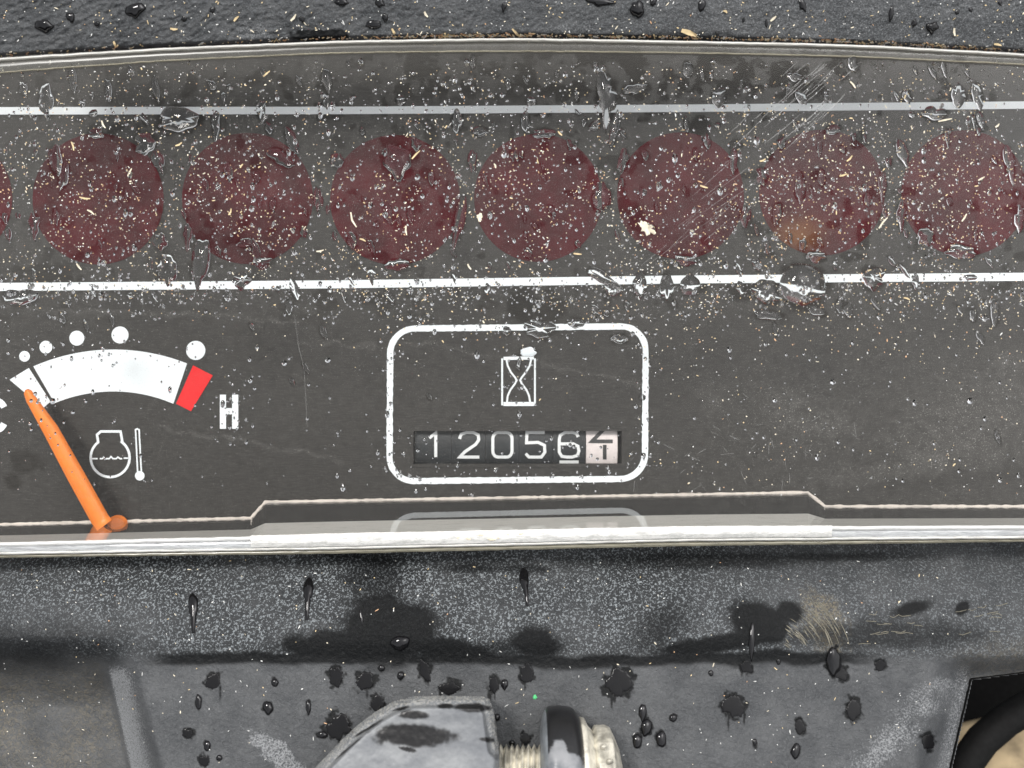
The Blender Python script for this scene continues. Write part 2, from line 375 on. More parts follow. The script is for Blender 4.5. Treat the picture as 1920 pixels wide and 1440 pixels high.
LD = [(400, 1277, 16, 19, .5), (515, 1280, 7, 8, 0), (502, 1327, 10, 13, .1), (578, 1326, 5, 13, .3), (372, 1316, 6, 15, .1), (352, 1375, 12, 11, .2), (388, 1398, 7, 10, .1), (383, 1426, 12, 13, 0), (411, 1421, 6, 6, 0), (630, 1268, 17, 22, .5), (685, 1276, 21, 20, .2), (715, 1253, 7, 6, 0), (751, 1267, 7, 8, 0),
      (797, 1258, 12, 25, .1), (842, 1290, 23, 15, 0), (926, 1283, 12, 18, .4), (946, 1283, 7, 10, .2), (988, 1262, 16, 22, .5), (708, 1318, 15, 18, .2), (636, 1362, 27, 28, .3), (604, 1378, 11, 7, 0), (1160, 1278, 29, 32, .5), (1205, 1335, 8, 15, .3), (1212, 1364, 11, 16, .1), (1195, 1390, 9, 14, .1), (1240, 1386, 10, 16, .1), (1262, 1346, 8, 7, .3),
      (1375, 1323, 24, 28, .15), (1399, 1250, 13, 15, .2), (1333, 1262, 5, 6, 0), (1460, 1241, 4, 6, 0), (1563, 1240, 15, 26, .2), (1575, 1262, 20, 14, .2), (1650, 1247, 14, 11, .3), (1500, 1362, 13, 16, .5), (1492, 1408, 9, 15, .1), (1600, 1330, 17, 24, .3), (1415, 1391, 4, 6, .5), (1740, 1390, 14, 18, .2), (931, 1345, 7, 7, 0), (985, 1385, 12, 13, .2), (1080, 1372, 5, 5, 0), (960, 1393, 6, 5, 0),
      (362, 1134, 10, 22, 1.9), (578, 1104, 10, 22, 1.9), (983, 1086, 9, 22, 1.6), (677, 1155, 3, 14, .4), (1410, 1200, 6, 34, .3), (750, 1205, 18, 14, .3)]
X, Y, F = grid(-60, 1980, 1020, lambda x: bot_edge(x) - 4, lambda x: 1560 + 0 * x, 260)
gr = fnoise(X, Y * 1.1, 7, 72); V = ptn(X, Y, h_low(X, Y) + (gr - .5) * 1.7e-4 * (1 - .5 * sstep(-Y, -1236, -1200)))
lxs = 1830 - (Y - 1240) * .23
hole = ((X > lxs) & (Y > 1275 - (X - 1815) * .13)).ravel()
keep = ~(hole[F].all(axis=1)); Fk = F[keep]
ledge = mesh('lower_moulding', V, Fk, M['plastic'], housing, smooth=True)
wet = 0 * X
bl = [(725, 1180, 95, 70, 0, .3), (655, 1208, 130, 32, 0, .3), (820, 1215, 120, 26, .12, .3), (1000, 1205, 60, 30, 0, .35), (700, 1085, 55, 60, 0, .5), (960, 1222, 90, 22, 0, .5), (1420, 1168, 62, 40, .2, .3), (1330, 1052, 250, 15, -.01, .5), (1560, 1046, 150, 9, .0, .6), (1340, 1208, 130, 16, -.12, .4),
      (990, 1066, 45, 10, .0, .5), (880, 1065, 60, 8, 0, .6), (1240, 1180, 60, 35, -.5, .6), (1640, 1190, 190, 26, 0, .5), (1710, 1140, 40, 14, -.3, .4), (1805, 1140, 14, 10, -.7, .3), (30, 1210, 200, 40, 0, .8), (650, 1040, 60, 12, 0, .5),
      (1480, 1150, 30, 22, 0, .3), (1120, 1240, 40, 12, 0, .4)]
for i, (x, y, rx, ry, rot, soft) in enumerate(bl): wet = np.maximum(wet, (.95 if soft < .5 else .7) * blob(X, Y, x, y, rx, ry, rot, soft, .35, 34, 20 + i))
for i, (x, y, rx, ry, tl) in enumerate(LD):
    if y < 1240: continue
    s0 = np.abs(X[0] - x) < 90; s1 = np.abs(Y[:, 0] - y) < 110; ix = np.ix_(s1, s0)
    wet[ix] = np.maximum(wet[ix], blob(X[ix], Y[ix], x, y, rx * .98, ry * .98, 0, .16, .75, 10, 30 + i))
    if rx > 20 or tl > .35:
        for q in [rng.uniform(-.9, .9) for _ in range(rng.choice((0, 1, 1, 2, 3)))]: wet[ix] = np.maximum(wet[ix], blob(X[ix], Y[ix], x + q * rx, y + ry * rng.uniform(.8, 1.3), rng.uniform(1.5, 3.4), ry * rng.uniform(.25, .8) + 3, 0, .4, .6, 6, i))
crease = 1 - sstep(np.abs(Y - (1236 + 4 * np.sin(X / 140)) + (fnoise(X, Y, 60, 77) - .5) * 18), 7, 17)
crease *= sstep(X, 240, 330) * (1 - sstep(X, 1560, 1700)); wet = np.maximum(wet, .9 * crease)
leftrec = (1 - sstep(X, 190 + (Y - 1255) * .26 - 4, 200 + (Y - 1255) * .26 + 4)) * sstep(Y, 1215, 1290)
lx = 205 + (Y - 1255) * .22
wear_sheen = 1.1 * sstep(X, lx - 6, lx + 4) * (1 - sstep(X, lx + 15, lx + 62)) * sstep(Y, 1232, 1268)
wear_sheen = np.maximum(wear_sheen, .85 * blob(X, Y, 520, 1415, 70, 22, .75, .4, .5, 16, 55))
rd = (X - (1800 - (Y - 1250) * .95)) / 60
wear_sheen = np.maximum(wear_sheen, .7 * np.exp(-rd * rd) * sstep(Y, 1240, 1290) * (.4 + fnoise(X, Y, 26, 8)))
wear_sheen = np.maximum(wear_sheen, .55 * blob(X, Y, 1480, 1175, 26, 30, .3, .4, .4, 20, 31) * (1 - wet * 0))
wear_sheen = np.maximum(wear_sheen, .18 * sstep(Y, 1240, 1262) * (1 - leftrec))
rx_ = 1822 - (Y - 1240) * .21
wear_sheen = np.maximum(wear_sheen, .6 * (1 - sstep(np.abs(X - rx_ + 12), 4, 26)) * sstep(Y, 1225, 1260))
tan = .9 * blob(X, Y, 1545, 1165, 34, 58, -.5, .35, .5, 14, 61)
tan = np.maximum(tan, .75 * leftrec * fnoise(X, Y, 80, 5)); tan = np.maximum(tan, .35 * blob(X, Y, 1900, 1240, 90, 40, 0, .6, .3, 30, 6))
spk = (.75 + .5 * (fnoise(X, Y, 120, 14) - .5)) * (1 - sstep(Y + 0 * X, 1222, 1244)) + .05
spk *= 1 - .45 * sstep(X, 1300, 1500); spk *= 1 - .55 * (1 - sstep(X, 0, 500)) * sstep(Y, 1090, 1190)
setattr_(ledge, 'wet', wet); setattr_(ledge, 'wear_sheen', wear_sheen); setattr_(ledge, 'tan', tan); setattr_(ledge, 'speck', spk * (1 - leftrec))
V, Fs = [], []
for i in range(60):
    r0 = rng.uniform(60, 150); a0 = rng.uniform(-62, -25); da = rng.uniform(8, 26); cx0, cy0 = 1440 + rng.gauss(0, 8), 1250 + rng.gauss(0, 8)
    P = [(cx0 + r0 * math.cos(math.radians(a0 + da * t / 5)), cy0 + r0 * 1.0 * math.sin(math.radians(a0 + da * t / 5))) for t in range(6)]
    if any(p[1] > 1222 for p in P): continue
    ribbon(P, (lambda t, w_=rng.uniform(.5, 2.2): w_ * math.sin(math.pi * min(max(t, .05), .95)) + .15), lambda X, Y: float(h_low(X, Y)) + .00012, V=V, F=Fs)
for i in range(26):
    x = rng.uniform(1600, 1870); y = 1180 - (x - 1600) * .12 + rng.gauss(0, 14)
    ribbon([(x, y), (x + rng.uniform(5, 12), y - rng.uniform(-3, 3)), (x + rng.uniform(14, 24), y - rng.uniform(-2, 6))], 1.1, lambda X, Y: float(h_low(X, Y)) + .00012, V=V, F=Fs)
V, Fs = fix_up(V, Fs); scf = mesh('scuff_mark', V, Fs, M['scuff'], housing); scf['kind'] = 'stuff'
# inner walls of the opening at the right
edge = [(1830 - (y - 1240) * .23, y) for y in range(1620, 1275, -8)] + [(x, 1275 - (x - 1815) * .13) for x in range(1824, 2090, 12)]
V = []; Fw = []
for i, (x, y) in enumerate(edge):
    w0 = float(h_low(x, y)); p = pt(x, y, w0 + .0004)
    V += [p, (p[0] - .0006, p[1] + .0006, w0 - .002), (p[0] - .001, p[1] + .001, w0 - .045)]
    if i: Fw += [(3 * i - 3, 3 * i, 3 * i + 1, 3 * i - 2), (3 * i - 2, 3 * i + 1, 3 * i + 2, 3 * i - 1)]
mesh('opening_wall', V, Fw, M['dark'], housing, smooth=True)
# flat wall hidden behind the cover's lower side
V, Fw = [], []
bw = [(-160, 985), (0, 983), (470, 971), (497, 941), (1515, 923), (1547, 949), (1920, 949), (2080, 949)]
bwr = resample(bw, 20)
for i, (x, y) in enumerate(bwr):
    V += [pt(x, y + 7, -.001), pt(x, float(bot_edge(x)) - 3, .0122)]
    if i: Fw.append((2 * i - 2, 2 * i, 2 * i + 1, 2 * i - 1))
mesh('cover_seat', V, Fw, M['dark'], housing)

# ---------------------------------------------------------------- things behind the opening
hp = []
V = []; F2 = []
for j in range(25):
    for i in range(25):
        s, t = i / 24, j / 24
        x = 1700 + 620 * s; y = 1392 + 420 * t - 150 * s
        dd = (x + y - 3210) / 400
        V.append(pt(x, y, -.055 + .02 * math.exp(-((x - 2080) ** 2 + (y - 1600) ** 2) / 90000) + .002 * math.sin(6 * dd)))
for j in range(24):
    for i in range(24): a = j * 25 + i; F2.append((a, a + 25, a + 26, a + 1))
V2 = np.array(V); nV = len(V2); V3 = V2.copy(); V3[:, 2] -= .003
F3 = F2 + [tuple(v + nV for v in reversed(f)) for f in F2]
rim = [i for i in range(25)] + [25 * j + 24 for j in range(1, 25)] + [24 * 25 + i for i in range(23, -1, -1)] + [25 * j for j in range(23, 0, -1)]
for a, b in zip(rim, rim[1:] + rim[:1]): F3.append((a, b, b + nV, a + nV))
pad = mesh('padding', np.vstack([V2, V3]), F3, M['hide'], smooth=True)
tag(pad, 'worn tan brown padding blurred behind the black opening at the lower right', 'padding')
def tube(P3, r, n=16, cap=True):
    V, F = [], []
    P3 = [Vector(p) for p in P3]
    for i, p in enumerate(P3):
        t = (P3[min(i + 1, len(P3) - 1)] - P3[max(i - 1, 0)]).normalized()
        a = t.cross(Vector((0, 0, 1))); a = a.normalized() if a.length > 1e-5 else Vector((1, 0, 0)); b = t.cross(a)
        rr = r[i] if isinstance(r, (list, tuple)) else r
        for k in range(n): th = 2 * math.pi * k / n; V.append(tuple(p + a * rr * math.cos(th) + b * rr * math.sin(th)))
        if i:
            for k in range(n): q = (k + 1) % n; F.append(((i - 1) * n + k, (i - 1) * n + q, i * n + q, i * n + k))
    if cap: F.append(tuple(range(n))); F.append(tuple(reversed(range((len(P3) - 1) * n, len(P3) * n))))
    return V, F
hz = []
HP = [(1778, 1640), (1784, 1560), (1795, 1482), (1812, 1430), (1842, 1388), (1884, 1352), (1940, 1318), (2010, 1290)]
for i in range(36):
    t = i / 35 * (len(HP) - 1); k = min(int(t), len(HP) - 2); f = t - k
    hz.append(pt(HP[k][0] * (1 - f) + HP[k + 1][0] * f, HP[k][1] * (1 - f) + HP[k + 1][1] * f, -.022 + .004 * i / 35))
V, F2 = tube(hz, .0031, 20); hose = mesh('hose', V, F2, M['hose'], smooth=True)
tag(hose, 'thick black rubber hose curving through the opening in front of tan padding', 'hose')
V = [pt(1560, 1150, -.09), pt(2500, 1150, -.09), pt(2500, 1900, -.09), pt(1560, 1900, -.09)]
V += [(a, b, c - .004) for a, b, c in V]
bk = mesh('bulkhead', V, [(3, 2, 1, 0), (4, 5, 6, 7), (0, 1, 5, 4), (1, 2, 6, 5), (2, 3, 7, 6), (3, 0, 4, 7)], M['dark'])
tag(bk, kind='structure')

# ---------------------------------------------------------------- instrument cluster
cl = thing('instrument_cluster', 'black instrument cluster with red warning lamps, temperature gauge and hour meter', 'instrument cluster', (0, 0, -.002))
X, Y, F = grid(-200, 2120, 580, lambda x: 20 + 0 * x, lambda x: np.interp(x, [b[0] for b in bw], [b[1] + 8 for b in bw]), 240)
WX0, WX1, WY0, WY1 = 775, 1166, 808, 870
inh = ((X > WX0) & (X < WX1) & (Y > WY0) & (Y < WY1)).ravel(); keep = ~(inh[F].any(axis=1))
Vd = ptn(X, Y, np.zeros_like(X)); mesh('dial_face', Vd, F[keep], M['dial'], cl)
def px_box(x0, x1, y0, y1, w0, w1, V, F):
    b = len(V)
    for w in (w0, w1):
        for (x, y) in ((x0, y0), (x1, y0), (x1, y1), (x0, y1)):
            p = pt(x, y, 0); V.append((p[0], p[1], w))
    F += [(b, b + 1, b + 2, b + 3), (b + 7, b + 6, b + 5, b + 4), (b, b + 4, b + 5, b + 1), (b + 1, b + 5, b + 6, b + 2), (b + 2, b + 6, b + 7, b + 3), (b + 3, b + 7, b + 4, b)]
V, F2 = [], []
for q in ((WX0 - 6, WX1 + 6, WY0 - 6, WY0), (WX0 - 6, WX1 + 6, WY1, WY1 + 6), (WX0 - 6, WX0, WY0, WY1), (WX1, WX1 + 6, WY0, WY1)): px_box(*q, -.0014, .0002, V, F2)
mesh('counter_window_frame', V, F2, M['dial'], cl)
wp = const(.00012)
def part(name, VF, mat, root=cl, smooth=False):
    V, F = fix_up(*VF); return mesh(name, V, F, mat, root, smooth=smooth)
part('white_line', ribbon([(-180, 208), (640, 207), (1280, 203), (1920, 197), (2100, 195)], 14, wp, step=20), M['white2'])
part('white_line', ribbon([(-180, 540), (0, 538), (640, 533), (1280, 524), (1920, 519), (2100, 517)], 15, wp, step=20), M['white'])
for (x, y, r) in [(-98, 372, 121), (184, 373, 123), (464, 372, 123), (741, 375, 122), (1009, 371, 120), (1276, 367, 119), (1541, 361, 118), (1808, 362, 118), (2070, 360, 117)]:
    V, F2 = disc(x, y, r, const(.0001), 64, .0004); o = part('warning_light', (V, F2), M['lamp'], smooth=True)
    vv = np.array(V); px = vv[:, 0] / K + 960; py = 720 - vv[:, 1] / K
    setattr_(o, 'amber', np.exp(-((px - 1497) ** 2 / 1500 + (py - 440) ** 2 / 700)) * .85 if x == 1541 else 0 * px)  # reflection of the warm bulb inside, painted as an amber spot
outer = ((62.5, 687), (205, 655.5), (350.7, 681.5)); inner = ((102.5, 756), (207, 734), (325, 757))
co_, ci_ = arcpts(*outer), arcpts(*inner)
V, F2 = [], []
for i, (a, b) in enumerate(zip(co_, ci_)):
    V += [pt(*a, .00012), pt(*b, .00012)]
    if i: F2.append((2 * i - 2, 2 * i - 1, 2 * i + 1, 2 * i))
part('scale_band', (V, F2), M['white'])
part('scale_start_block', ([pt(*p, .00012) for p in ((18, 712), (54, 690), (95, 753), (81, 765))], [(0, 1, 2, 3)]), M['white'])
part('hot_zone_block', ([pt(*p, .00012) for p in ((362, 685), (399, 704), (358, 771), (330, 757))], [(0, 1, 2, 3)]), M['red'])
for (x, y, r) in [(46, 668, 10), (86, 651, 12), (144, 634, 14), (225, 628, 16), (367, 657, 18)]: part('scale_dot', disc(x, y, r, wp, 32), M['white'])
def strokes(name, lst, width, mat, wf=wp, step=None, root=cl, closed=False):
    V, F2 = [], []
    for P in lst: ribbon(P, width, wf, closed=closed, step=step, V=V, F=F2)
    return part(name, (V, F2), mat, root)
def circ(x, y, rx, ry, t0, t1, n=40): return [(x + rx * math.cos(math.radians(t0 + (t1 - t0) * i / n)), y + ry * math.sin(math.radians(t0 + (t1 - t0) * i / n))) for i in range(n + 1)]
strokes('letter_c', [circ(-7, 779, 18, 27, -35, -325)], 12, M['white'])
strokes('letter_h', [[(418, 740), (418, 804)], [(441, 740), (441, 804)], [(424, 771), (435, 771)]], 11.5, M['white'])
strokes('engine_symbol', [circ(206.5, 858, 36.5, 36.5, -52, 232) + [(184, 829), (182, 815), (189, 809), (226, 809), (229.5, 829)]], 4.6, M['white'], closed=True)
strokes('coolant_wave', [[(170, 860), (183, 860)], [(187, 860), (192, 860), (195, 857), (199, 860), (205, 860), (208, 856), (212, 860), (218, 860), (221, 857), (225, 860), (229, 860)], [(232, 859), (243, 859)]], 2.6, M['white'])
V, F2 = ribbon([(258, 884), (254.5, 812), (254, 806), (257, 804), (261, 806), (261.5, 820), (265, 884)], 2.8, wp)
d = disc(262, 892, 9, wp, 24); b = len(V); V += d[0]; F2 += [tuple(v + b for v in f) for f in d[1]]
part('thermometer_symbol', (V, F2), M['white'])
def rrect(x0, y0, x1, y1, r, n=10):
    P = []
    for (cx, cy, a) in ((x1 - r, y0 + r, -90), (x1 - r, y1 - r, 0), (x0 + r, y1 - r, 90), (x0 + r, y0 + r, 180)):
        P += circ(cx, cy, r, r, a, a + 90, n)
    return P
fr = [(x + (y - 750) * -.006, y - (x - 970) * .010) for (x, y) in rrect(731, 614, 1210, 900, 46)]
part('hour_meter_frame', ribbon(fr, 11.5, wp, closed=True, step=5, jit=.55), M['white'])
strokes('hourglass_symbol', [[(941.5, 672), (941.5, 760)], [(1003, 672), (1003, 760)], [(949.5, 674), (952, 686), (958, 698), (966, 708), (968.5, 713), (966, 719), (957, 731), (952, 742), (950.5, 754)],
                             [(996, 674), (993, 686), (986, 698), (978, 708), (975.5, 713), (978, 719), (987, 731), (992, 742), (994, 754)]], 3.4, M['white'])
part('hourglass_base', ribbon([(944, 757.5), (1001, 757.5)], 7.5, const(.00016)), M['white'])
part('hourglass_base', ribbon([(944, 672), (1001, 671)], 6, const(.00016)), M['white'])
# counter drums
DR = .0085; vc = (720 - 838) * K
def dw(X, Y): v = (720 - np.asarray(Y, dtype=float)) * K - vc; return np.sqrt(DR ** 2 - v ** 2) - DR - .0009
G = {'1': [[(.2, .22), (.5, .02), (.5, 1)]], '2': [[(.04, .26), (.12, .07), (.35, 0), (.7, 0), (.92, .1), (.94, .3), (.8, .48), (.3, .78), (.05, 1), (.97, 1)]],
     '0': [rrect(.05, 0, .95, 1, .25, 5)], '5': [[(.93, 0), (.1, 0), (.08, .42), (.62, .4), (.92, .52), (.94, .8), (.78, 1), (.2, 1), (.04, .86)]],
     '6': [[(.93, .18), (.85, .04), (.65, 0), (.3, 0), (.08, .12), (.04, .3), (.04, .8), (.16, .97), (.4, 1), (.65, 1), (.9, .93), (.96, .76), (.92, .56), (.7, .46), (.06, .46)]],
     '4': [[(.66, -.2), (.02, .36), (1.0, .36)], [(.62, .5), (.62, 1.1)]], '7': [[(.05, 1.2), (.95, 1.2)]], 'x': [[(.1, -.14), (.9, -.14)]]}
for (cx, x0, x1, ch) in [(817, 777, 845.6, '1'), (880, 846.2, 909.8, '2'), (942, 910.4, 972.8, '0'), (1004, 973.4, 1036.4, '5'), (1067, 1037, 1098.8, '6'), (1129, 1100, 1159, '4')]:
    V, F2 = [], []; n = 28
    for xx in (x0, x1):
        for i in range(n):
            th = 2 * math.pi * i / n; V.append(((xx - 960) * K, vc + DR * math.sin(th), -DR - .001 + DR * math.cos(th)))
    for i in range(n): F2.append((i, (i + 1) % n, n + (i + 1) % n, n + i))
    F2 = [tuple(reversed(f)) for f in F2]; F2 += [tuple(range(n)), tuple(reversed(range(n, 2 * n)))]
    dr = mesh('digit_drum', V, F2, M['drumw'] if ch == '4' else M['drum'], cl)
    # finer arc where the window shows it
    V, F2 = [], []
    for i in range(31):
        y = 800 + i * 2.6
        for xx in (x0, x1): V.append(((xx - 960) * K, (720 - y) * K, float(dw(0, y)) + .00003))
        if i: F2.append((2 * i - 2, 2 * i, 2 * i + 1, 2 * i - 1))
    V, F2 = fix_up(V, F2); band = sub('drum_face', V, F2, M['drumw'] if ch == '4' else M['drum'], dr, cl, smooth=True)
    V, F2 = [], []
    for P in G[ch] + (G['7'] if ch == '6' else []) :
        Q = [(cx - 20 + 40 * a, 811 + 46 * b) for a, b in P]
        if ch in '0': ribbon(Q, 5.6, lambda X, Y: float(dw(X, Y)) + .0001, closed=True, step=3, V=V, F=F2)
        else: ribbon(Q, 5.6 if ch != '4' else 7, lambda X, Y: float(dw(X, Y)) + .0001, step=3, V=V, F=F2)
    V, F2 = fix_up(V, F2); sub('numeral', V, F2, M['numk'] if ch == '4' else M['numw'], dr, cl)
# needle: tapered solid bar over the dial
def loft(P, hw, w0, w1, top=.6):
    V, F = [], []; n = len(P)
    for i in range(n):
        a = P[max(0, i - 1)]; b = P[min(n - 1, i + 1)]; tx, ty = b[0] - a[0], b[1] - a[1]; L = math.hypot(tx, ty); tx, ty = tx / L, ty / L
        h = hw[i]
        for (q, w) in ((-1, w0), (-1, (w0 + w1) / 2), (-top, w1), (top, w1), (1, (w0 + w1) / 2), (1, w0)):
            V.append(pt(P[i][0] - ty * h * q, P[i][1] + tx * h * q, w))
        if i:
            for k in range(6): j = (k + 1) % 6; F.append(((i - 1) * 6 + k, i * 6 + k, i * 6 + j, (i - 1) * 6 + j))
    F.append(tuple(reversed(range(6)))); F.append(tuple(range((n - 1) * 6, n * 6)))
    return V, F
P = [(50, 730), (52, 735), (58, 748), (95, 806), (141, 890), (187, 973), (196, 985)]
V, F2 = loft(P, [3, 8, 10, 15, 17, 17.5, 17], .0042, .0054, .3); mesh('needle', V, F2, M['orange'], cl, smooth=True)
V, F2 = tube([pt(220, 984, -.0002), pt(220, 984, .0016), pt(220, 984, .0020)], [.0018, .0018, .0012], 24); mesh('needle_hub', V, F2, M['orange'], cl, smooth=False)

# ---------------------------------------------------------------- clear cover
cv = thing('clear_cover', 'clear plastic instrument cover, wet and dusty, over the black dial', 'instrument cover', pt(960, 1000, 0))
# water drops on the cover: x, y, rx, ry, rotation(deg), tail, lumpiness
CD = [(86, 185, 13, 30, 5, .6, .5), (335, 222, 38, 22, 0, .2, .35), (376, 488, 17, 44, -4, .3, .3), (314, 503, 17, 30, 0, .3, .4), (527, 296, 26, 13, -30, .2, .5), (547, 262, 10, 26, 20, .3, .3), (1137, 178, 18, 40, 0, .5, .6), (1152, 240, 7, 34, -10, .2, .4),
      (1502, 182, 9, 16, 35, .2, .3), (1348, 182, 13, 17, 0, .4, .4), (1505, 532, 42, 40, 0, .15, .25), (1126, 518, 27, 11, -28, .1, .4), (1200, 532, 14, 21, 0, .3, .4), (1250, 536, 12, 24, 0, .3, .4), (1294, 534, 19, 19, 20, .2, .3),
      (1150, 541, 16, 13, 0, .2, .5), (1438, 545, 26, 22, 0, .3, .5), (1638, 520, 20, 20, 0, .3, .6), (862, 408, 11, 42, -12, .5, .3), (1128, 368, 17, 27, 0, .1, .4), (272, 268, 20, 18, 0, .4, .6), (104, 298, 12, 28, 10, .3, .4), (405, 232, 8, 24, 0, .3, .4),
      (612, 148, 9, 20, 10, .4, .4), (1012, 616, 26, 18, 0, .2, .6), (1080, 606, 15, 9, 0, .2, .3), (991, 660, 17, 9, 8, .0, .3), (1162, 635, 15, 9, 0, .2, .4), (1692, 284, 10, 24, 18, .5, .3), (1892, 300, 10, 28, 10, .5, .4), (1562, 243, 15, 8, 15, .3, .4),
      (1376, 300, 7, 22, 0, .3, .3), (1735, 443, 16, 15, 20, .4, .4), (1802, 472, 30, 12, -5, .2, .5), (454, 525, 16, 14, 0, .4, .6), (552, 540, 8, 20, 15, .3, .4), (490, 206, 10, 17, 0, .4, .6), (203, 168, 6, 22, 8, .2, .4), (136, 146, 7, 27, 6, .3, .4), (292, 166, 6, 25, 10, .2, .4),
      (44, 166, 7, 13, 10, .2, .4), (1797, 178, 14, 20, 0, .5, .5), (1832, 178, 10, 22, 10, .4, .5), (1752, 212, 20, 13, 0, .3, .6), (857, 226, 10, 20, 0, .3, .5), (900, 246, 13, 9, 0, .2, .5), (985, 228, 8, 20, 5, .3, .4), (996, 190, 9, 8, 0, .2, .3), (752, 188, 9, 8, 0, .2, .4),
      (428, 320, 8, 18, 10, .3, .4), (175, 212, 8, 7, 40, .1, .3), (1500, 350, 9, 26, 0, .3, .4), (1457, 400, 8, 20, -8, .3, .3), (1655, 345, 7, 26, 0, .3, .4), (1115, 235, 10, 8, 30, .2, .5), (120, 330, 9, 22, -15, .3, .5), (728, 400, 9, 16, 12, .2, .5), (950, 620, 8, 8, 0, .1, .4),
      (1440, 590, 26, 9, 0, .1, .6), (1530, 582, 18, 8, -25, .1, .4), (1825, 590, 6, 12, 5, .1, .3), (1865, 585, 8, 22, 0, .1, .3), (38, 556, 30, 16, 0, .2, .5), (1700, 180, 8, 12, 20, .3, .5), (1290, 130, 10, 14, 10, .3, .5), (1190, 165, 20, 10, 10, .2, .5), (1490, 143, 14, 8, -20, .3, .5),
      (1345, 235, 5, 5, 0, 0, .2), (1205, 745, 6, 6, 0, 0, .2), (1385, 505, 5, 12, 20, .3, .4), (1710, 215, 6, 6, 0, .2, .4), (1820, 520, 12, 6, 5, 0, .4), (480, 470, 8, 20, 15, .4, .5), (460, 455, 14, 8, 0, .2, .5), (780, 270, 9, 12, 0, .3, .5), (1600, 118, 10, 14, 10, .3, .5)]
CD += [(296, 300, 10, 22, 20, .3, .6), (300, 452, 12, 16, 0, .3, .6), (596, 372, 8, 22, 0, .3, .6), (632, 300, 12, 14, 0, .4, .6), (745, 496, 22, 10, 0, .5, .6), (886, 300, 9, 18, 0, .4, .6), (1168, 300, 10, 20, -10, .4, .6), (1398, 405, 9, 20, 0, .4, .6), (1428, 330, 10, 16, 10, .3, .6),
       (1286, 488, 18, 10, 0, .5, .6), (1690, 400, 9, 22, 0, .5, .6), (1912, 410, 10, 20, 0, .4, .6), (64, 420, 9, 20, 0, .5, .6), (352, 440, 9, 18, 0, .4, .6), (1020, 250, 20, 9, 0, .4, .6), (660, 450, 9, 14, 0, .4, .5), (490, 492, 20, 9, 0, .5, .6), (180, 250, 16, 8, 0, .4, .6), (745, 300, 26, 30, 0, .3, .4), (1530, 480, 18, 9, 0, .4, .5)]
n0 = len(CD)
for i in range(165):
    while True:
        x = rng.uniform(0, 1920); y = rng.uniform(110, 620) if rng.random() < .93 else rng.uniform(620, 940)
        if 755 < x < 1180 and 790 < y < 890 or x < 470 and y > 610: continue
        if all(abs(x - c[0]) > c[2] + 9 or abs(y - c[1]) > c[3] + 9 for c in CD): break
    s = rng.uniform(4, 8.5); CD.append((x, y, s * rng.uniform(.5, .9), s * rng.uniform(1, 2.2), rng.uniform(-5, 35), rng.uniform(.1, .5), rng.uniform(.3, .6)))
X, Y, F = grid(-150, 2070, 1000, lambda x: top_ridge(x) + 1, lambda x: bot_band(x) + 2, 430)
pane = mesh('front_pane', ptn(X, Y, WP + 0 * X), F, M['pane'], cv, smooth=True)
wet = 0 * X
for i, (x, y, rx, ry, rot, tl, lm) in enumerate(CD):
    s0 = (np.abs(X[0] - x) < 110); ys = (np.abs(Y[:, 0] - y) < 120)
    ix = np.ix_(ys, s0)
    wet[ix] = np.maximum(wet[ix], blob(X[ix], Y[ix], x, y + ry * .1, rx * 1.12 + 1, ry * 1.12 + 1, -math.radians(rot), .18, .3, 14, i % 50))
mott = sstep(fnoise(X, Y, 34, 91) + .35 * fnoise(X, Y, 9, 93), .66, .72) * sstep(X, 640, 760) * (1 - sstep(X, 1560, 1700)) * (1 - sstep(Y, 165, 205))
wet = np.maximum(wet, .8 * mott)
splash = sstep(fnoise(X, Y, 30, 191), .66, .72) * (1 - sstep(Y, 560, 640)); wet = np.maximum(wet, .7 * splash)
for q in [(50, 868, 30, 22), (25, 900, 16, 16), (100, 520, 50, 26), (1310, 235, 22, 18), (985, 575, 30, 30), (1030, 575, 30, 26), (1400, 545, 30, 18), (1620, 440, 14, 30), (690, 560, 30, 12)]: wet = np.maximum(wet, .85 * blob(X, Y, *q, 0, .25, .5, 16, 44))  # lower-left blobs paint the dial's soft shadow through the wet mask
dust_glare = .9 + .5 * (fnoise(X, Y, 150, 3) - .5) + .5 * sstep(Y, 200, 260) * (1 - sstep(Y, 540, 640)) * fnoise(X, Y, 70, 13)
dust_glare += .45 * sstep(X, 1150, 1500) * sstep(Y, 560, 700) * (.5 + fnoise(X, Y, 160, 23))
for q in [(1476, 768, 34, 34, 0), (1336, 752, 22, 34, 0), (1660, 885, 130, 20, -.12), (1555, 800, 40, 20, 0), (1890, 672, 22, 18, 0), (1830, 800, 140, 70, -.4), (590, 160, 18, 60, 0)]:  # last blob paints a beige vertical reflection into the veil
    dust_glare += .9 * blob(X, Y, *q[:4], q[4], .8, .7, 22, 41)
for (xa, ya, xb, yb, sd) in [(745, 640, 960, 672, 1), (1020, 680, 1200, 722, 2), (0, 575, 560, 600, 3), (300, 800, 640, 860, 4), (540, 640, 700, 650, 5)]:
    tt = np.clip(((X - xa) * (xb - xa) + (Y - ya) * (yb - ya)) / ((xb - xa) ** 2 + (yb - ya) ** 2), 0, 1)
    dd = np.abs(Y - ya - (yb - ya) * tt + (fnoise(X, Y, 30, 60 + sd) - .5) * 22) + 60 * (np.abs(X - xa - (xb - xa) * tt) > 5)
    dust_glare += 1.1 * np.exp(-(dd / 3.5) ** 2)
stre = 1 - .45 * np.exp(-((Y - (1065 - X * .10 + 20 * fnoise(X, Y, 200, 4))) / 16) ** 2) * sstep(X, 1500, 1750)  # dark diagonal reflection at lower right, painted by thinning the veil
setattr_(pane, 'wet', wet); setattr_(pane, 'dust_glare', dust_glare * stre)
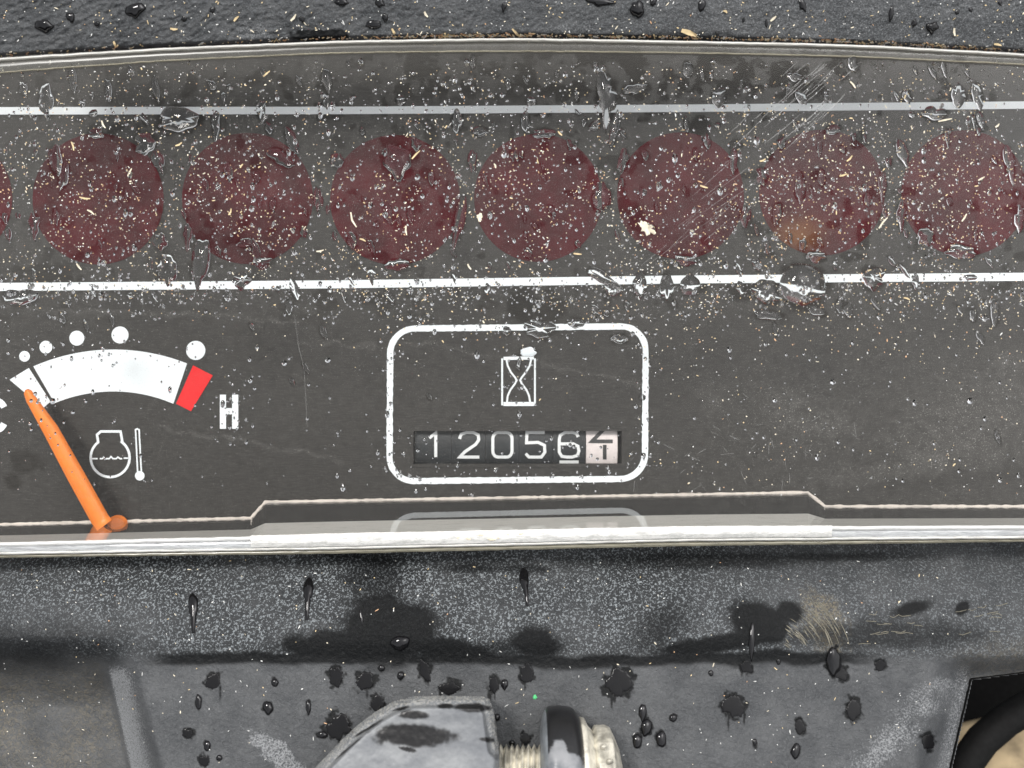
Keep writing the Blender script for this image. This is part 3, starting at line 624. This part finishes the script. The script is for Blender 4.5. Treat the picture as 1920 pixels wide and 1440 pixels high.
# side walls of the cover
bw2 = resample(bw, 16); V, F2, A = [], [], []
NW = 10
for i, (x, y) in enumerate(bw2):
    xe, ye = x, float(bot_band(x)) + 3; p0 = pt(x, y, .0002); p1 = pt(xe, ye, WP - .0004)
    for k in range(NW + 1):
        t = k / NW; V.append(tuple(a + (b - a) * t for a, b in zip(p0, p1))); A.append(.12 + .9 * float(sstep(t, .62, .74)) * (1 if t < 1.1 else 0))  # front rows whitened to paint the light band inside the clear wall
    if i:
        for k in range(NW): a = (i - 1) * (NW + 1) + k; F2.append((a, a + NW + 1, a + NW + 2, a + 1))
V, F2 = fix_up(V, F2); o = mesh('lower_wall', V, F2, M['wall'], cv); setattr_(o, 'dust_glare', np.array(A))
V, F2, A = [], [], []
for i in range(140):
    x = -180 + i * 17; p0 = pt(x, 60 + 0 * x, .0003); p1 = pt(x, float(top_ridge(x)) + 2, WP - .0003)
    V += [p0, p1]; A += [.1, .3]
    if i: F2.append((2 * i - 2, 2 * i - 1, 2 * i + 1, 2 * i))
V, F2 = fix_up(V, F2); o = mesh('upper_wall', V, F2, M['wall'], cv); setattr_(o, 'dust_glare', np.array(A))
V, F2 = [], []
for i, (x, y) in enumerate(bw2):
    p0 = np.array(pt(x, y, .0002)); p1 = np.array(pt(x, float(bot_band(x)) + 3, WP - .0004))
    for t in (.66, 1.0): q = p0 + (p1 - p0) * t; V.append((q[0], q[1] + .0002, q[2]))
    if i: F2.append((2 * i - 2, 2 * i, 2 * i + 1, 2 * i - 1))
V, F2 = fix_up(V, F2); mesh('sky_lit_band', V, F2, M['sky_band'], cv)  # light trapped in the clear wall, painted as a pale strip
# bright chamfer where the wall meets the dial
V, F2 = ribbon([(x, y + 0) for x, y in bw], 4.6, const(.0007), step=7, jit=.9)
part('wall_foot', (V, F2), M['foot'], cv)
def bar(name, f0, f1, w, bulge, mat, x0=-150, x1=2070, n=150, seg=6, back=.0006):
    V, F = [], []
    for i in range(n + 1):
        x = x0 + (x1 - x0) * i / n; a, b = float(f0(x)), float(f1(x))
        jit = rng.uniform(-.4, .4)
        ring = [(a, w - back)] + [(a + (b - a) * k / seg, w + bulge * math.sin(math.pi * k / seg)) for k in range(seg + 1)] + [(b, w - back)]
        for (y, ww) in ring: V.append(pt(x, y + jit, ww))
        m = len(ring)
        if i:
            for k in range(m): j = (k + 1) % m; F.append(((i - 1) * m + k, (i - 1) * m + j, i * m + j, i * m + k))
    F.append(tuple(range(m))); F.append(tuple(reversed(range(n * m, n * m + m))))
    o = mesh(name, V, F, mat, cv, smooth=False)
    import bmesh
    bm = bmesh.new(); bm.from_mesh(o.data); bmesh.ops.recalc_face_normals(bm, faces=bm.faces); bm.to_mesh(o.data); bm.free(); return o
off = lambda f, d: (lambda x: f(x) + d)
bar('top_ridge', off(top_ridge, -1), off(top_ridge, 5), WP + .0002, .0006, M['bright'])
bar('top_channel', off(top_ridge, 5), off(top_lip, -2), WP + .0001, .0002, M['toprim'])
bar('top_lip', off(top_lip, -2), off(top_lip, 1.5), WP + .0002, .0003, M['lip'])
bar('bottom_ridge', bot_band, off(bot_band, 8), WP + .0002, .0004, M['edge'])  # bottom bars paint in the sky light that clear plastic would carry
bar('bottom_channel', off(bot_band, 8), off(bot_lip, -3), WP, .0002, M['channel'])
bar('bottom_lip', off(bot_lip, -3), off(bot_lip, 2), WP + .0001, .0003, M['bright'])
bar('bottom_edge', off(bot_lip, 2), bot_edge, WP - .0006, .0003, M['lip'], back=.006)
bar('clip_bar', off(bot_band, -1.5), off(bot_lip, -4), WP + .0005, .0005, M['clip'], 470, 1560, 70)
# scratches
V, F2 = [], []
for i in range(34):
    x = rng.gauss(1510, 55); y = 195 + rng.gauss(0, 38) + (1500 - x) * .75; L = rng.uniform(25, 120); a = math.radians(-42 + rng.gauss(0, 3.5))
    P = [(x + math.cos(a) * L * (t - .5), y + math.sin(a) * L * (t - .5) + 2 * math.sin(3 * t)) for t in (0, .25, .5, .75, 1)]
    P = [p for p in P if p[1] > float(top_lip(p[0])) + 6]
    if len(P) < 3: continue
    ribbon(P, lambda t: 1.0 * math.sin(math.pi * min(max(t, .04), .96)) + .2, const(WP + .00006), V=V, F=F2)
for i in range(18):
    x = rng.gauss(1330, 60); y = 400 + (1330 - x) * .8 + rng.gauss(0, 40); L = rng.uniform(30, 130); a = math.radians(-40 + rng.gauss(0, 3))
    P = [(x + math.cos(a) * L * (t - .5), y + math.sin(a) * L * (t - .5)) for t in (0, .5, 1)]
    ribbon(P, .55, const(WP + .00006), V=V, F=F2)
for i in range(34):
    x = rng.gauss(1400, 120); y = min(925, rng.gauss(860, 60)); L = rng.uniform(8, 26); a = rng.uniform(0, math.pi)
    ribbon([(x, y), (x + math.cos(a) * L, y + math.sin(a) * L)], .6, const(WP + .00006), V=V, F=F2)
ribbon([(552, 590), (560, 650), (570, 690), (573, 740), (576, 800)], .6, const(WP + .00006), V=V, F=F2)
o = part('scratch', (V, F2), M['scratch'], cv); o['kind'] = 'stuff'

# ---------------------------------------------------------------- drops
def drop_mesh(x, y, rx, ry, rot, tail, lump, hf, height, seed, n=36, rings=6, spiky=0, closed=True, sink=0.):
    r = random.Random(seed); ph = [(k, r.uniform(0, 6.28), lump * r.uniform(.15, .5) / k ** .7) for k in (2, 3, 4, 5, 7)]
    c, s = math.cos(-rot), math.sin(-rot)
    rad = []
    for i in range(n):
        t = 2 * math.pi * i / n; q = 1 + sum(a * math.cos(k * t + p) for k, p, a in ph) + r.uniform(-spiky, spiky)
        dt = (t - math.pi / 2 + math.pi) % (2 * math.pi) - math.pi; q *= 1 + tail * math.exp(-(dt / .28) ** 2); rad.append(max(.25, q))
    def at(q, i):
        t = 2 * math.pi * i / n; a, b = rx * rad[i] * q * math.cos(t), ry * rad[i] * q * math.sin(t)
        return x + a * c - b * s, y + a * s + b * c
    V = [pt(x, y, float(hf(x, y)) + height)]; F = []
    for k in range(1, rings + 1):
        q = math.sin(math.pi / 2 * k / rings); hh = height * (1 - q ** 2.4) ** .6 if k < rings else 0
        for i in range(n):
            X, Y = at(q, i); V.append(pt(X, Y, float(hf(X, Y)) + hh - (sink if k == rings else 0)))
    for i in range(n):
        j = (i + 1) % n; F.append((0, 1 + j, 1 + i))
        for k in range(rings - 1):
            a = 1 + k * n; b = a + n; F.append((a + i, a + j, b + j, b + i))
    if closed:
        b = len(V); V.append(pt(x, y, float(hf(x, y))))
        for i in range(n): X, Y = at(1, i); V.append(pt(X, Y, float(hf(X, Y))))
        for i in range(n): F.append((b, b + 1 + i, b + 1 + (i + 1) % n))
    return V, F
ORD = ['first', 'second', 'third', 'fourth', 'fifth', 'sixth', 'seventh']; LX = [184, 464, 741, 1009, 1276, 1541, 1808]
def side(v, a, b, words):
    return words[0] if v < a else words[2] if v > b else words[1]
def where_cover(x, y):
    i = min(range(7), key=lambda k: abs(LX[k] - x)); L = ORD[i] + ' full lamp'
    dx = x - LX[i]; hs = 'left of' if dx < -70 else 'right of' if dx > 70 else 'level with'
    if y < 190: return f'above upper white line, {hs} {L}'
    if y < 222: return f'on upper white line, {hs} {L}'
    if y > 905: return f'below hour meter, {hs} {L}'
    if y > 560: return ('inside hour meter frame' if 731 < x < 1210 and y > 625 else f'under lower white line, {hs} {L}')
    if y > 505: return f'on lower white line, {hs} {L}'
    if math.hypot(dx, y - 370) > 112: return f'just outside {side(y, 330, 410, ("top", "middle", "bottom"))} {"left" if dx < 0 else "right"} of {L}'
    return f'over {side(y, 335, 405, ("top", "middle", "bottom"))} {side(dx, -35, 35, ("left", "centre", "right"))} of {L}'
hfc = const(WP + .00003); used = {}
for i, (x, y, rx, ry, rot, tl, lm) in enumerate(CD):
    h = min(rx, ry) * K * rng.uniform(.55, .85)
    V, F2 = drop_mesh(x, y, rx, ry, math.radians(rot), tl, lm, hfc, h, 100 + i, n=36 if i < n0 else 22, rings=6 if i < n0 else 4)
    o = mesh('water_drop', V, F2, M['water'], smooth=True, base=pt(x, y, WP))
    sz = 'big' if max(rx, ry) > 30 else 'medium' if max(rx, ry) > 15 else 'small'
    shp = 'trickling' if ry > 1.9 * rx else 'wide' if rx > 1.3 * ry else 'rounded'
    tag(o, f'{sz} {shp} water drop {where_cover(x, y)}', 'water drop', 'water drops on the clear cover')
# drops and wet spots on the housing
TD = [(82, 48, 17, 12), (132, 32, 9, 9), (182, 45, 6, 5), (253, 18, 19, 13), (345, 35, 6, 5), (398, 18, 5, 6), (566, 36, 5, 6), (640, 3, 14, 8), (700, 46, 17, 8), (722, 33, 6, 8), (712, 5, 10, 8), (945, 12, 5, 9), (1125, 3, 27, 7), (1195, 17, 13, 17), (1225, 3, 7, 8),
      (1316, 9, 7, 13), (1394, 37, 3, 5), (1437, 44, 3, 8), (1505, 9, 6, 14), (1671, 25, 5, 15), (1714, 43, 5, 8), (1748, 51, 11, 11), (1795, 22, 4, 6), (1820, 18, 4, 5), (1875, 5, 4, 5), (1345, 62, 4, 4)]
def hword(x):
    ref = [(0, 'far left'), (90, 'above leftmost full lamp'), (184, 'above first full lamp'), (300, 'between first two lamps'), (465, 'above second lamp'), (600, 'between second and third lamps'), (741, 'above third lamp'), (945, 'above fourth lamp'), (1130, 'between fourth and fifth lamps'), (1276, 'above fifth lamp'), (1420, 'between fifth and sixth lamps'), (1541, 'above sixth lamp'), (1690, 'between sixth and seventh lamps'), (1808, 'above seventh lamp'), (1910, 'far right')]
    return min(ref, key=lambda r: abs(r[0] - x))[1]
for i, (x, y, rx, ry) in enumerate(TD):
    V, F2 = drop_mesh(x, y, rx, ry, rng.uniform(-.3, .3), rng.uniform(0, .5), .45, h_top, min(rx, ry) * K * .5, 500 + i, n=30, rings=5, spiky=.04, closed=False, sink=.00012)
    o = mesh('water_drop', V, F2, M['bead'], smooth=True, base=pt(x, y, float(h_top(x, y))))
    tag(o, f'{"large" if rx > 12 else "small" if rx < 6 else "mid-sized"} dark water drop on upper cowl, {"at top edge" if y < 12 else "midway down" if y < 35 else "near clear rim"}, {hword(x)}', 'water drop', 'dark water drops on the upper cowl')
for i, (x, y, rx, ry, tl) in enumerate(LD):
    splat = rx > 11 and y > 1240
    if splat: rx, ry = rx * .8, ry * .8
    V, F2 = drop_mesh(x, y, rx, ry, (.35 if x == 797 else rng.uniform(-.15, .15)), tl * (.3 if splat else 1), .5 if splat else .2, h_low, (.00004 if splat else min(rx, ry) * K * .5), 700 + i, n=56 if splat else 30, rings=5, spiky=.1 if splat else .02, closed=False, sink=.0001)
    V = [(a, b, c + (.00009 if splat else 0)) for a, b, c in V]
    o = mesh('wet_spot' if splat else 'water_drop', V, F2, M['film' if splat else 'bead'], smooth=True, base=pt(x, y, float(h_low(x, y))))
    if y < 1230: lab = {362: 'leftmost dark teardrop streak on the sloping ledge', 578: 'second dark teardrop streak on the ledge, below the clip bar end', 983: 'dark teardrop streak on the ledge below the hour meter', 677: 'thin short dark streak on the ledge', 1410: 'long leaning dark streak on the ledge ending at the crease', 750: 'dark wet drop beside the big damp patch on the ledge'}[x]
    else:
        hor = 'far left of hub' if x < 450 else 'left of hub' if x < 600 else 'by hub shoulder' if x < 720 else 'above hub' if x < 915 else 'between hub and knob' if x < 1020 else 'right of knob' if x < 1280 else 'well right of knob' if x < 1530 else 'near worn right end'
        ver = 'just under dark crease' if y < 1262 else 'high on lower panel' if y < 1300 else 'midway down lower panel' if y < 1360 else 'low on lower panel'
        lab = f'{"large" if rx > 20 else "small" if rx < 8 else "medium"} {"ragged dark wet spot" if splat else "dark water drop"} {ver}, {hor}'
    tag(o, lab, 'wet spot' if splat else 'water drop', 'wet spots and drops on the lower moulding')
# bright rims of water that catch the sky in the larger drops
# ---------------------------------------------------------------- small beads (stuff)
V, F2 = [], []
for i in range(5200):
    u = rng.random()
    x = rng.uniform(-20, 1940)
    if u < .72: y = rng.uniform(115, 600)
    elif u < .84: y = rng.gauss(548, 14)
    elif u < .93: x, y = rng.choice([(rng.gauss(60, 60), rng.gauss(770, 40)), (rng.uniform(720, 1220), rng.gauss(614, 14)), (rng.gauss(1208, 14), rng.uniform(620, 900)), (rng.gauss(731, 14), rng.uniform(620, 900)), (rng.uniform(740, 1220), rng.gauss(895, 14)), (rng.uniform(760, 1160), rng.gauss(840, 28)), (rng.gauss(972, 40), rng.gauss(715, 45)), (rng.gauss(215, 110), rng.gauss(655, 20)), (rng.gauss(430, 25), rng.gauss(770, 30))])
    else: y = rng.uniform(600, 930)
    r = min(5.5, rng.expovariate(1 / .85) + .9); e = rng.uniform(1, 1.8); n = 7; b = len(V); ph = rng.random()
    V.append(pt(x, y, WP + .00004 + r * K * .42))
    for (q, h) in ((.62, .34), (1, 0)):
        for k in range(n): t = 2 * math.pi * (k + ph) / n; V.append(pt(x + r * q * math.cos(t) * rng.uniform(.85, 1.15), y + r * e * q * math.sin(t), WP + .00004 + r * K * h))
    for k in range(n):
        j = (k + 1) % n; F2 += [(b, b + 1 + j, b + 1 + k), (b + 1 + k, b + 1 + j, b + 8 + j), (b + 1 + k, b + 8 + j, b + 8 + k)]
    F2 += [(b + 8, b + 8 + k + 1, b + 8 + k + 2) for k in range(n - 2)]
o = mesh('water_beads', V, F2, M['water'], smooth=True, base=pt(960, 400, WP)); tag(o, 'fine scatter of tiny water beads over the clear cover', 'water beads', kind='stuff')
# ---------------------------------------------------------------- chaff (stuff) and straw bits
def chip(V, F, MI, x, y, L, wd, th, ang, hf, mi, bend=0):
    b = len(V); c, s = math.cos(ang), math.sin(ang)
    for (q, ww) in ((-.5, .7), (0, 1), (.5, .5)):
        off_ = bend * (0.25 - q * q)
        cx, cy = x + c * L * q - s * off_, y + s * L * q + c * off_
        for sg in (-1, 1):
            X, Y = cx - s * wd / 2 * sg * ww, cy + c * wd / 2 * sg * ww
            w = float(hf(X, Y)) + .00002; V.append(pt(X, Y, w)); V.append(pt(X, Y, w + th))
    for k in (0, 1):
        a = b + 4 * k; d = a + 4
        F += [(a + 1, d + 1, d + 3, a + 3), (a, a + 1, d + 1, d)[::-1], (a + 2, a + 3, d + 3, d + 2)]
    F += [(b, b + 2, b + 3, b + 1), (b + 8, b + 9, b + 11, b + 10)]
    MI += [mi] * 8
V, F2, MI = [], [], []
for i in range(9500):
    x = rng.uniform(-20, 1940); u = rng.random()
    if u < .84: y = rng.uniform(125, 600)
    elif u < .90: y = 600 + rng.expovariate(1 / 60)
    elif u < .94: y = rng.uniform(600, 930); x = rng.uniform(1180, 1940)
    else: y = rng.gauss(370, 90)
    if y > 930 or (y < 205 and rng.random() < .45) or (y > 560 and x < 700 and rng.random() < .8): continue
    L = min(13, 1.2 + rng.expovariate(1 / .95)); mi = rng.choices((0, 1, 2, 3), (24, 34, 14, 28))[0]
    if fnoise(np.array(x), np.array(y), 60, 33) < .36 + .2 * rng.random(): continue
    chip(V, F2, MI, x, y, L, min(L, rng.uniform(1.0, 2.6)), rng.uniform(2e-5, 8e-5), rng.uniform(0, math.pi), hfc, mi, rng.uniform(-2, 2))
o = mesh('chaff', V, F2, None, mats=[M['straw'], M['cream'], M['tanc'], M['grit']], mi=MI, base=pt(960, 400, WP)); tag(o, 'pale straw chaff and grit sprinkled over the clear cover', 'chaff', kind='stuff')
V, F2, MI = [], [], []
for i in range(420):
    x = rng.uniform(0, 1920); y = rng.uniform(-10, 70) if rng.random() < .8 else rng.uniform(40, 85)
    chip(V, F2, MI, x, y, min(9, 2 + rng.expovariate(1 / 1.4)), rng.uniform(1.2, 2.4), 5e-5, rng.uniform(0, 3.14), h_top, rng.choices((0, 1, 2, 3), (30, 30, 5, 40))[0])
for i in range(760):
    x = rng.choice((rng.uniform(0, 1920), rng.gauss(900, 160), rng.gauss(1600, 200))); y = float(top_ridge(x)) - 6 + rng.gauss(0, 1.7)
    chip(V, F2, MI, x, y, min(13, 2 + rng.expovariate(1 / 2.2)), rng.uniform(1.5, 3.5), 9e-5, rng.gauss(0, .5), h_top, rng.choices((0, 1, 2, 3), (30, 25, 30, 20))[0])
for i in range(420):
    x = rng.uniform(0, 1780); y = rng.uniform(1050, 1440)
    chip(V, F2, MI, x, y, min(8, 1.6 + rng.expovariate(1 / 1.2)), rng.uniform(1.1, 2), 5e-5, rng.uniform(0, 3.14), h_low, rng.choices((0, 1, 2, 3), (12, 20, 5, 50))[0])
o = mesh('chaff', V, F2, None, mats=[M['straw'], M['cream'], M['tanc'], M['grit']], mi=MI, base=pt(960, 60, .02)); tag(o, 'pale chaff and grit lying on the black dashboard moulding', 'chaff', kind='stuff')
SB = [(194, 233, 16, 1.1), (136, 274, 17, 1.3), (159, 371, 21, .15), (170, 398, 16, .6), (243, 323, 16, -1.1), (500, 138, 16, -.7), (453, 311, 9, -.9), (431, 397, 13, -1.2), (148, 500, 15, .9), (780, 290, 22, -.8), (663, 412, 30, 1.2), (762, 432, 18, 1.5), (1083, 476, 15, .1), (928, 311, 9, 1.2),
      (1599, 159, 16, .9), (1593, 297, 15, -.8), (1581, 328, 15, -.3), (1656, 418, 26, -.9), (1772, 225, 26, -.2), (1808, 408, 17, -1), (1840, 335, 14, -.5), (680, 450, 12, .4), (335, 270, 14, -.5), (1320, 350, 15, .3), (1050, 250, 11, .8), (600, 470, 14, -.2), (880, 500, 12, 1.), (1430, 300, 12, -.4), (1700, 560, 12, .3), (1870, 235, 10, -.7)]
for i, (x, y, L, an) in enumerate(SB):
    V, F2, MI = [], [], []
    chip(V, F2, MI, x, y, L, 3.4, .00015, an, hfc, 0, rng.uniform(-6, 6) + (14 if L > 28 else 0))
    o = mesh('straw_bit', V, F2, rng.choice([M['straw'], M['cream']]), base=pt(x, y, WP))
    tag(o, f'{"long" if L > 18 else "short"} {"curved " if L > 28 else ""}{"upright" if abs(an) > .85 else "slanting" if abs(an) > .35 else "level"} straw bit {where_cover(x, y)}', 'straw bit', 'larger straw bits on the clear cover')
TB = [(550, 33, 16, -.9), (443, 35, 13, -.8), (326, 54, 14, .1), (799, 27, 12, 1.), (968, 62, 22, .8), (1292, 62, 30, .35), (1790, 60, 15, 1.5), (1871, 84, 14, .2), (738, 62, 18, 1.2), (1450, 35, 14, -.7), (215, 83, 12, 1.2), (1360, 22, 8, .5)]
for i, (x, y, L, an) in enumerate(TB):
    V, F2, MI = [], [], []
    chip(V, F2, MI, x, y, L, 4.5 if L < 25 else 10, .0002, an, h_top, 0, rng.uniform(-6, 6))
    o = mesh('straw_bit', V, F2, M['straw'] if i % 3 else M['cream'], base=pt(x, y, float(h_top(x, y))))
    tag(o, f'{"large" if L > 25 else "small"} straw bit on cowl {"by clear rim" if y > 55 else "above rim"}, {hword(x)}', 'straw bit', 'straw bits on the upper cowl')
def lump_at(name, x, y, rx, ry, hf, h, mat, label, cat, seed, rot=0, spiky=.15):
    V, F2 = drop_mesh(x, y, rx, ry, rot, .1, .5, hf, h, seed, n=28, rings=4, spiky=spiky, closed=True)
    o = mesh(name, V, F2, mat, smooth=True, base=pt(x, y, float(hf(x, y)))); tag(o, label, cat); return o
lump_at('pale_splat', 1212, 428, 16, 9, hfc, .00012, M['cream'], 'pale crusty splat on the cover over the lower left of the fifth full red lamp', 'splat', 31, -.7, .3)
lump_at('pale_splat', 899, 407, 5, 8, hfc, .0001, M['cream'], 'small cream splat at the left edge of the fourth full red lamp', 'splat', 32, .2, .2)
lump_at('white_blob', 990, 660, 15, 8, hfc, .0002, M['white'], 'white blob on the cover at the top of the hourglass symbol', 'flake', 33, .1, .06)  # white blob over the top of the hourglass
for i in range(7):
    x = 862 + i * 19 + rng.uniform(-4, 4)
    o = lump_at('crumb', x, float(bot_band(x)) + 10 + rng.uniform(-4, 5), rng.uniform(3, 9), rng.uniform(1.6, 3.2), const(WP + .0009), .00016, M['cream'], ('leftmost', 'second', 'third', 'middle', 'fifth', 'sixth', 'rightmost')[i] + ' cream crumb of seven on the milky strip below the hour meter', 'crumb', 60 + i, rng.uniform(-.4, .3), .15)
    o['group'] = 'crumbs on the milky strip'
lump_at('green_speck', 1003, 1307, 4.2, 4, h_low, .0002, M['green'], 'tiny bright green speck on the lower panel above the threaded bolt', 'speck', 34, 0, .05)

# ---------------------------------------------------------------- grey hub with bolt and knob in front
HZ = .031
hub = thing('metal_hub', 'mottled grey metal hub with dark wet patches at the bottom edge', 'hub', pt(780, 1440, .024))
cont = [(470, 1620), (520, 1530), (592, 1438), (640, 1388), (672, 1358), (705, 1334), (738, 1315), (775, 1305), (820, 1304), (870, 1305), (908, 1306), (917, 1312), (922, 1330), (927, 1370), (931, 1400), (933, 1440), (936, 1530), (938, 1620)]
HT = [(452, 1660), (520, 1530), (592, 1438), (640, 1388), (672, 1358), (705, 1334), (738, 1315), (775, 1305.5), (820, 1304.5), (870, 1305), (905, 1306), (917, 1310), (927, 1335), (936, 1400)]
cr = np.array(resample(HT, 5)); 
def htop(x): return np.interp(x, [c[0] for c in HT], [c[1] for c in HT])
gx, gy, gF = grid(452, 936, 300, htop, lambda x: 1662 + 0 * x, 160)
dc = np.full(gx.shape, 1e9)
for (x, y) in cr[::1]: dc = np.minimum(dc, np.hypot(gx - x, gy - y))
side_ = np.where(gx > 700, 935 - gx + 2, 1e9); dcr = np.minimum(dc, side_ * 1.6)
gw = .0300 + .0030 * (1 - np.exp(-dcr / 7)) + .0012 * sstep(dc, 16, 24) * (gx < 1e9) + .0035 * sstep(gy, 1300, 1560) + (fnoise(gx, gy, 90, 3) - .5) * .0006 + (fnoise(gx, gy, 9, 5) - .5) * 1.2e-4
Vg = ptn(gx, gy, gw); nb = len(Vg); Fl = [tuple(f) for f in gF]
topi = list(range(301)); Vb = [pt(gx[0, i], gy[0, i] + 1, .0240) for i in topi]
Vall = np.vstack([Vg, Vb]); Fl += [(i + 1, i, nb + i, nb + i + 1) for i in range(300)]
Vr = [pt(936, gy[j, 300], .0240) for j in range(161)]; nb2 = len(Vall); Vall = np.vstack([Vall, Vr])
Fl += [(j * 301 + 300, (j + 1) * 301 + 300, nb2 + j + 1, nb2 + j)[::-1] for j in range(160)]
AW = 0 * gx
for i, (x, y, rx, ry, rot) in enumerate([(773, 1379, 80, 21, .03), (775, 1340, 26, 8, .05), (885, 1327, 40, 8, .02), (835, 1324, 16, 5, 0), (765, 1405, 18, 4, .2), (750, 1329, 18, 3, -.25), (915, 1387, 14, 4, .1), (690, 1366, 34, 2.5, -.55), (655, 1402, 30, 2, -.7)]):
    AW = np.maximum(AW, blob(gx, gy, x, y, rx, ry, rot, .2, .3, 14, 6 + i))
body = mesh('hub_body', Vall, Fl, M['hub'], hub, smooth=True)
pad_ = np.zeros(len(Vall) - nb)
setattr_(body, 'wet', np.concatenate([AW.ravel(), pad_])); setattr_(body, 'wear_sheen', np.concatenate([(.75 * (1 - sstep(dc, 5, 26))).ravel(), pad_ + .6]))
def lathe(prof, cyy, w, n=48, sx=1.):   # axis along x; prof = [(X, radius px)]
    V, F = [], []; s = K * (D - w) / D
    for (x, r) in prof:
        for k in range(n): th = 2 * math.pi * k / n; V.append(((x - 960) * s, (720 - cyy) * s + r * s * math.cos(th), w + r * s * math.sin(th)))
    for i in range(len(prof) - 1):
        for k in range(n): j = (k + 1) % n; F.append((i * n + k, (i + 1) * n + k, (i + 1) * n + j, i * n + j))
    return V, F
BW = .0285
V, F2 = [], []; n = 40; s = K * (D - BW) / D; pitch = 10.6
steps = 10 * 16
for i in range(steps + 1):
    x = 905 + i * (125 / steps)
    for k in range(n):
        th = 2 * math.pi * k / n; ph = ((x / pitch) + k / n) % 1; r = 53 + 5.5 * (1 - abs(2 * ph - 1) * 2) * .9
        V.append(((x - 960) * s, (720 - 1457) * s + r * s * math.cos(th), BW + r * s * math.sin(th)))
    if i:
        for k in range(n): j = (k + 1) % n; F2.append(((i - 1) * n + k, i * n + k, i * n + j, (i - 1) * n + j))
bolt = thing('clamp_bolt', 'pale threaded bolt with black knob beside the grey hub', 'bolt', pt(1000, 1457, BW))
mesh('threaded_shank', V, F2, M['zinc'], bolt, smooth=True)
V, F2 = lathe([(1014, 30), (1014, 84), (1017, 100), (1020, 112), (1024, 119)], 1457, BW + .001); mesh('knob_face', V, F2, M['greym'], bolt, smooth=True)
prof = [(1024, 119), (1028, 124), (1040, 126), (1050, 126), (1060, 125), (1072, 123), (1078, 120), (1086, 108), (1094, 92), (1102, 72), (1108, 55), (1112, 30), (1113, 4)]
V, F2 = lathe(prof, 1457, BW + .001, 64)
kn = mesh('knob', V, F2, M['knob'], bolt, smooth=True)
va = np.array([[i, math.cos(2 * math.pi * k / 64), k] for i in range(len(prof)) for k in range(64)])
setattr_(kn, 'blk', sstep(va[:, 1] + .5 * (vnoise(va[:, 0] * 9, va[:, 2] * 9, 22, 5) - .5), .62, .82))
V, F2 = lathe([(1086, 20), (1086, 103), (1090, 106), (1097, 104), (1101, 96), (1104, 90), (1108, 86), (1113, 80), (1116, 60)], 1457, BW + .0005, 48); mesh('washer', V, F2, M['zinc'], bolt, smooth=True)
V, F2 = lathe([(1112, 30), (1112, 84), (1118, 90), (1138, 91), (1146, 86), (1152, 74), (1160, 52), (1166, 26), (1166, 3)], 1457, BW, 14)
V = [(a + rng.uniform(-1, 1) * 1.2e-4, b + rng.uniform(-1, 1) * 1.2e-4, c) for a, b, c in V]; mesh('bolt_head', V, F2, M['zinc'], bolt, smooth=False)
for (x, y, w) in ((1131, 1401, .0337), (1143, 1428, .0345)):
    V, F2 = drop_mesh(x, y, 7, 6, 0, 0, .2, const(w), .0007, 3, n=18, rings=4); mesh('head_pip', V, F2, M['zinc'], bolt, smooth=True)

# ---------------------------------------------------------------- tell twins apart in their labels
from collections import defaultdict
bylab = defaultdict(list)
for o in COL.objects:
    if o.get('label') and o.get('group'): bylab[(o['label'], o['group'])].append(o)
Ri = R.transposed()
for (lab, g_), L in bylab.items():
    if len(L) < 2: continue
    P = [(Ri @ o.matrix_world.translation) for o in L]
    spx = max(p.x for p in P) - min(p.x for p in P); spy = max(p.y for p in P) - min(p.y for p in P)
    hz = spx > spy; L2 = [o for _, o in sorted(zip([p.x if hz else -p.y for p in P], L), key=lambda t: t[0])]
    if len(L) == 2: W_ = ('leftmost of two:', 'rightmost of two:') if hz else ('upper of two:', 'lower of two:')
    elif len(L) == 3: W_ = ('leftmost of three:', 'middle of three:', 'rightmost of three:') if hz else ('topmost of three:', 'middle of three:', 'lowest of three:')
    else: W_ = tuple(q + f' of {len(L)}:' for q in (('leftmost', 'second from left', 'third from left', 'fourth from left', 'fifth from left') if hz else ('topmost', 'second down', 'third down', 'fourth down', 'fifth down')))
    for o, w in zip(L2, W_): o['label'] = ' '.join((w + ' ' + lab).replace('water drop', 'drop').split()[:16])
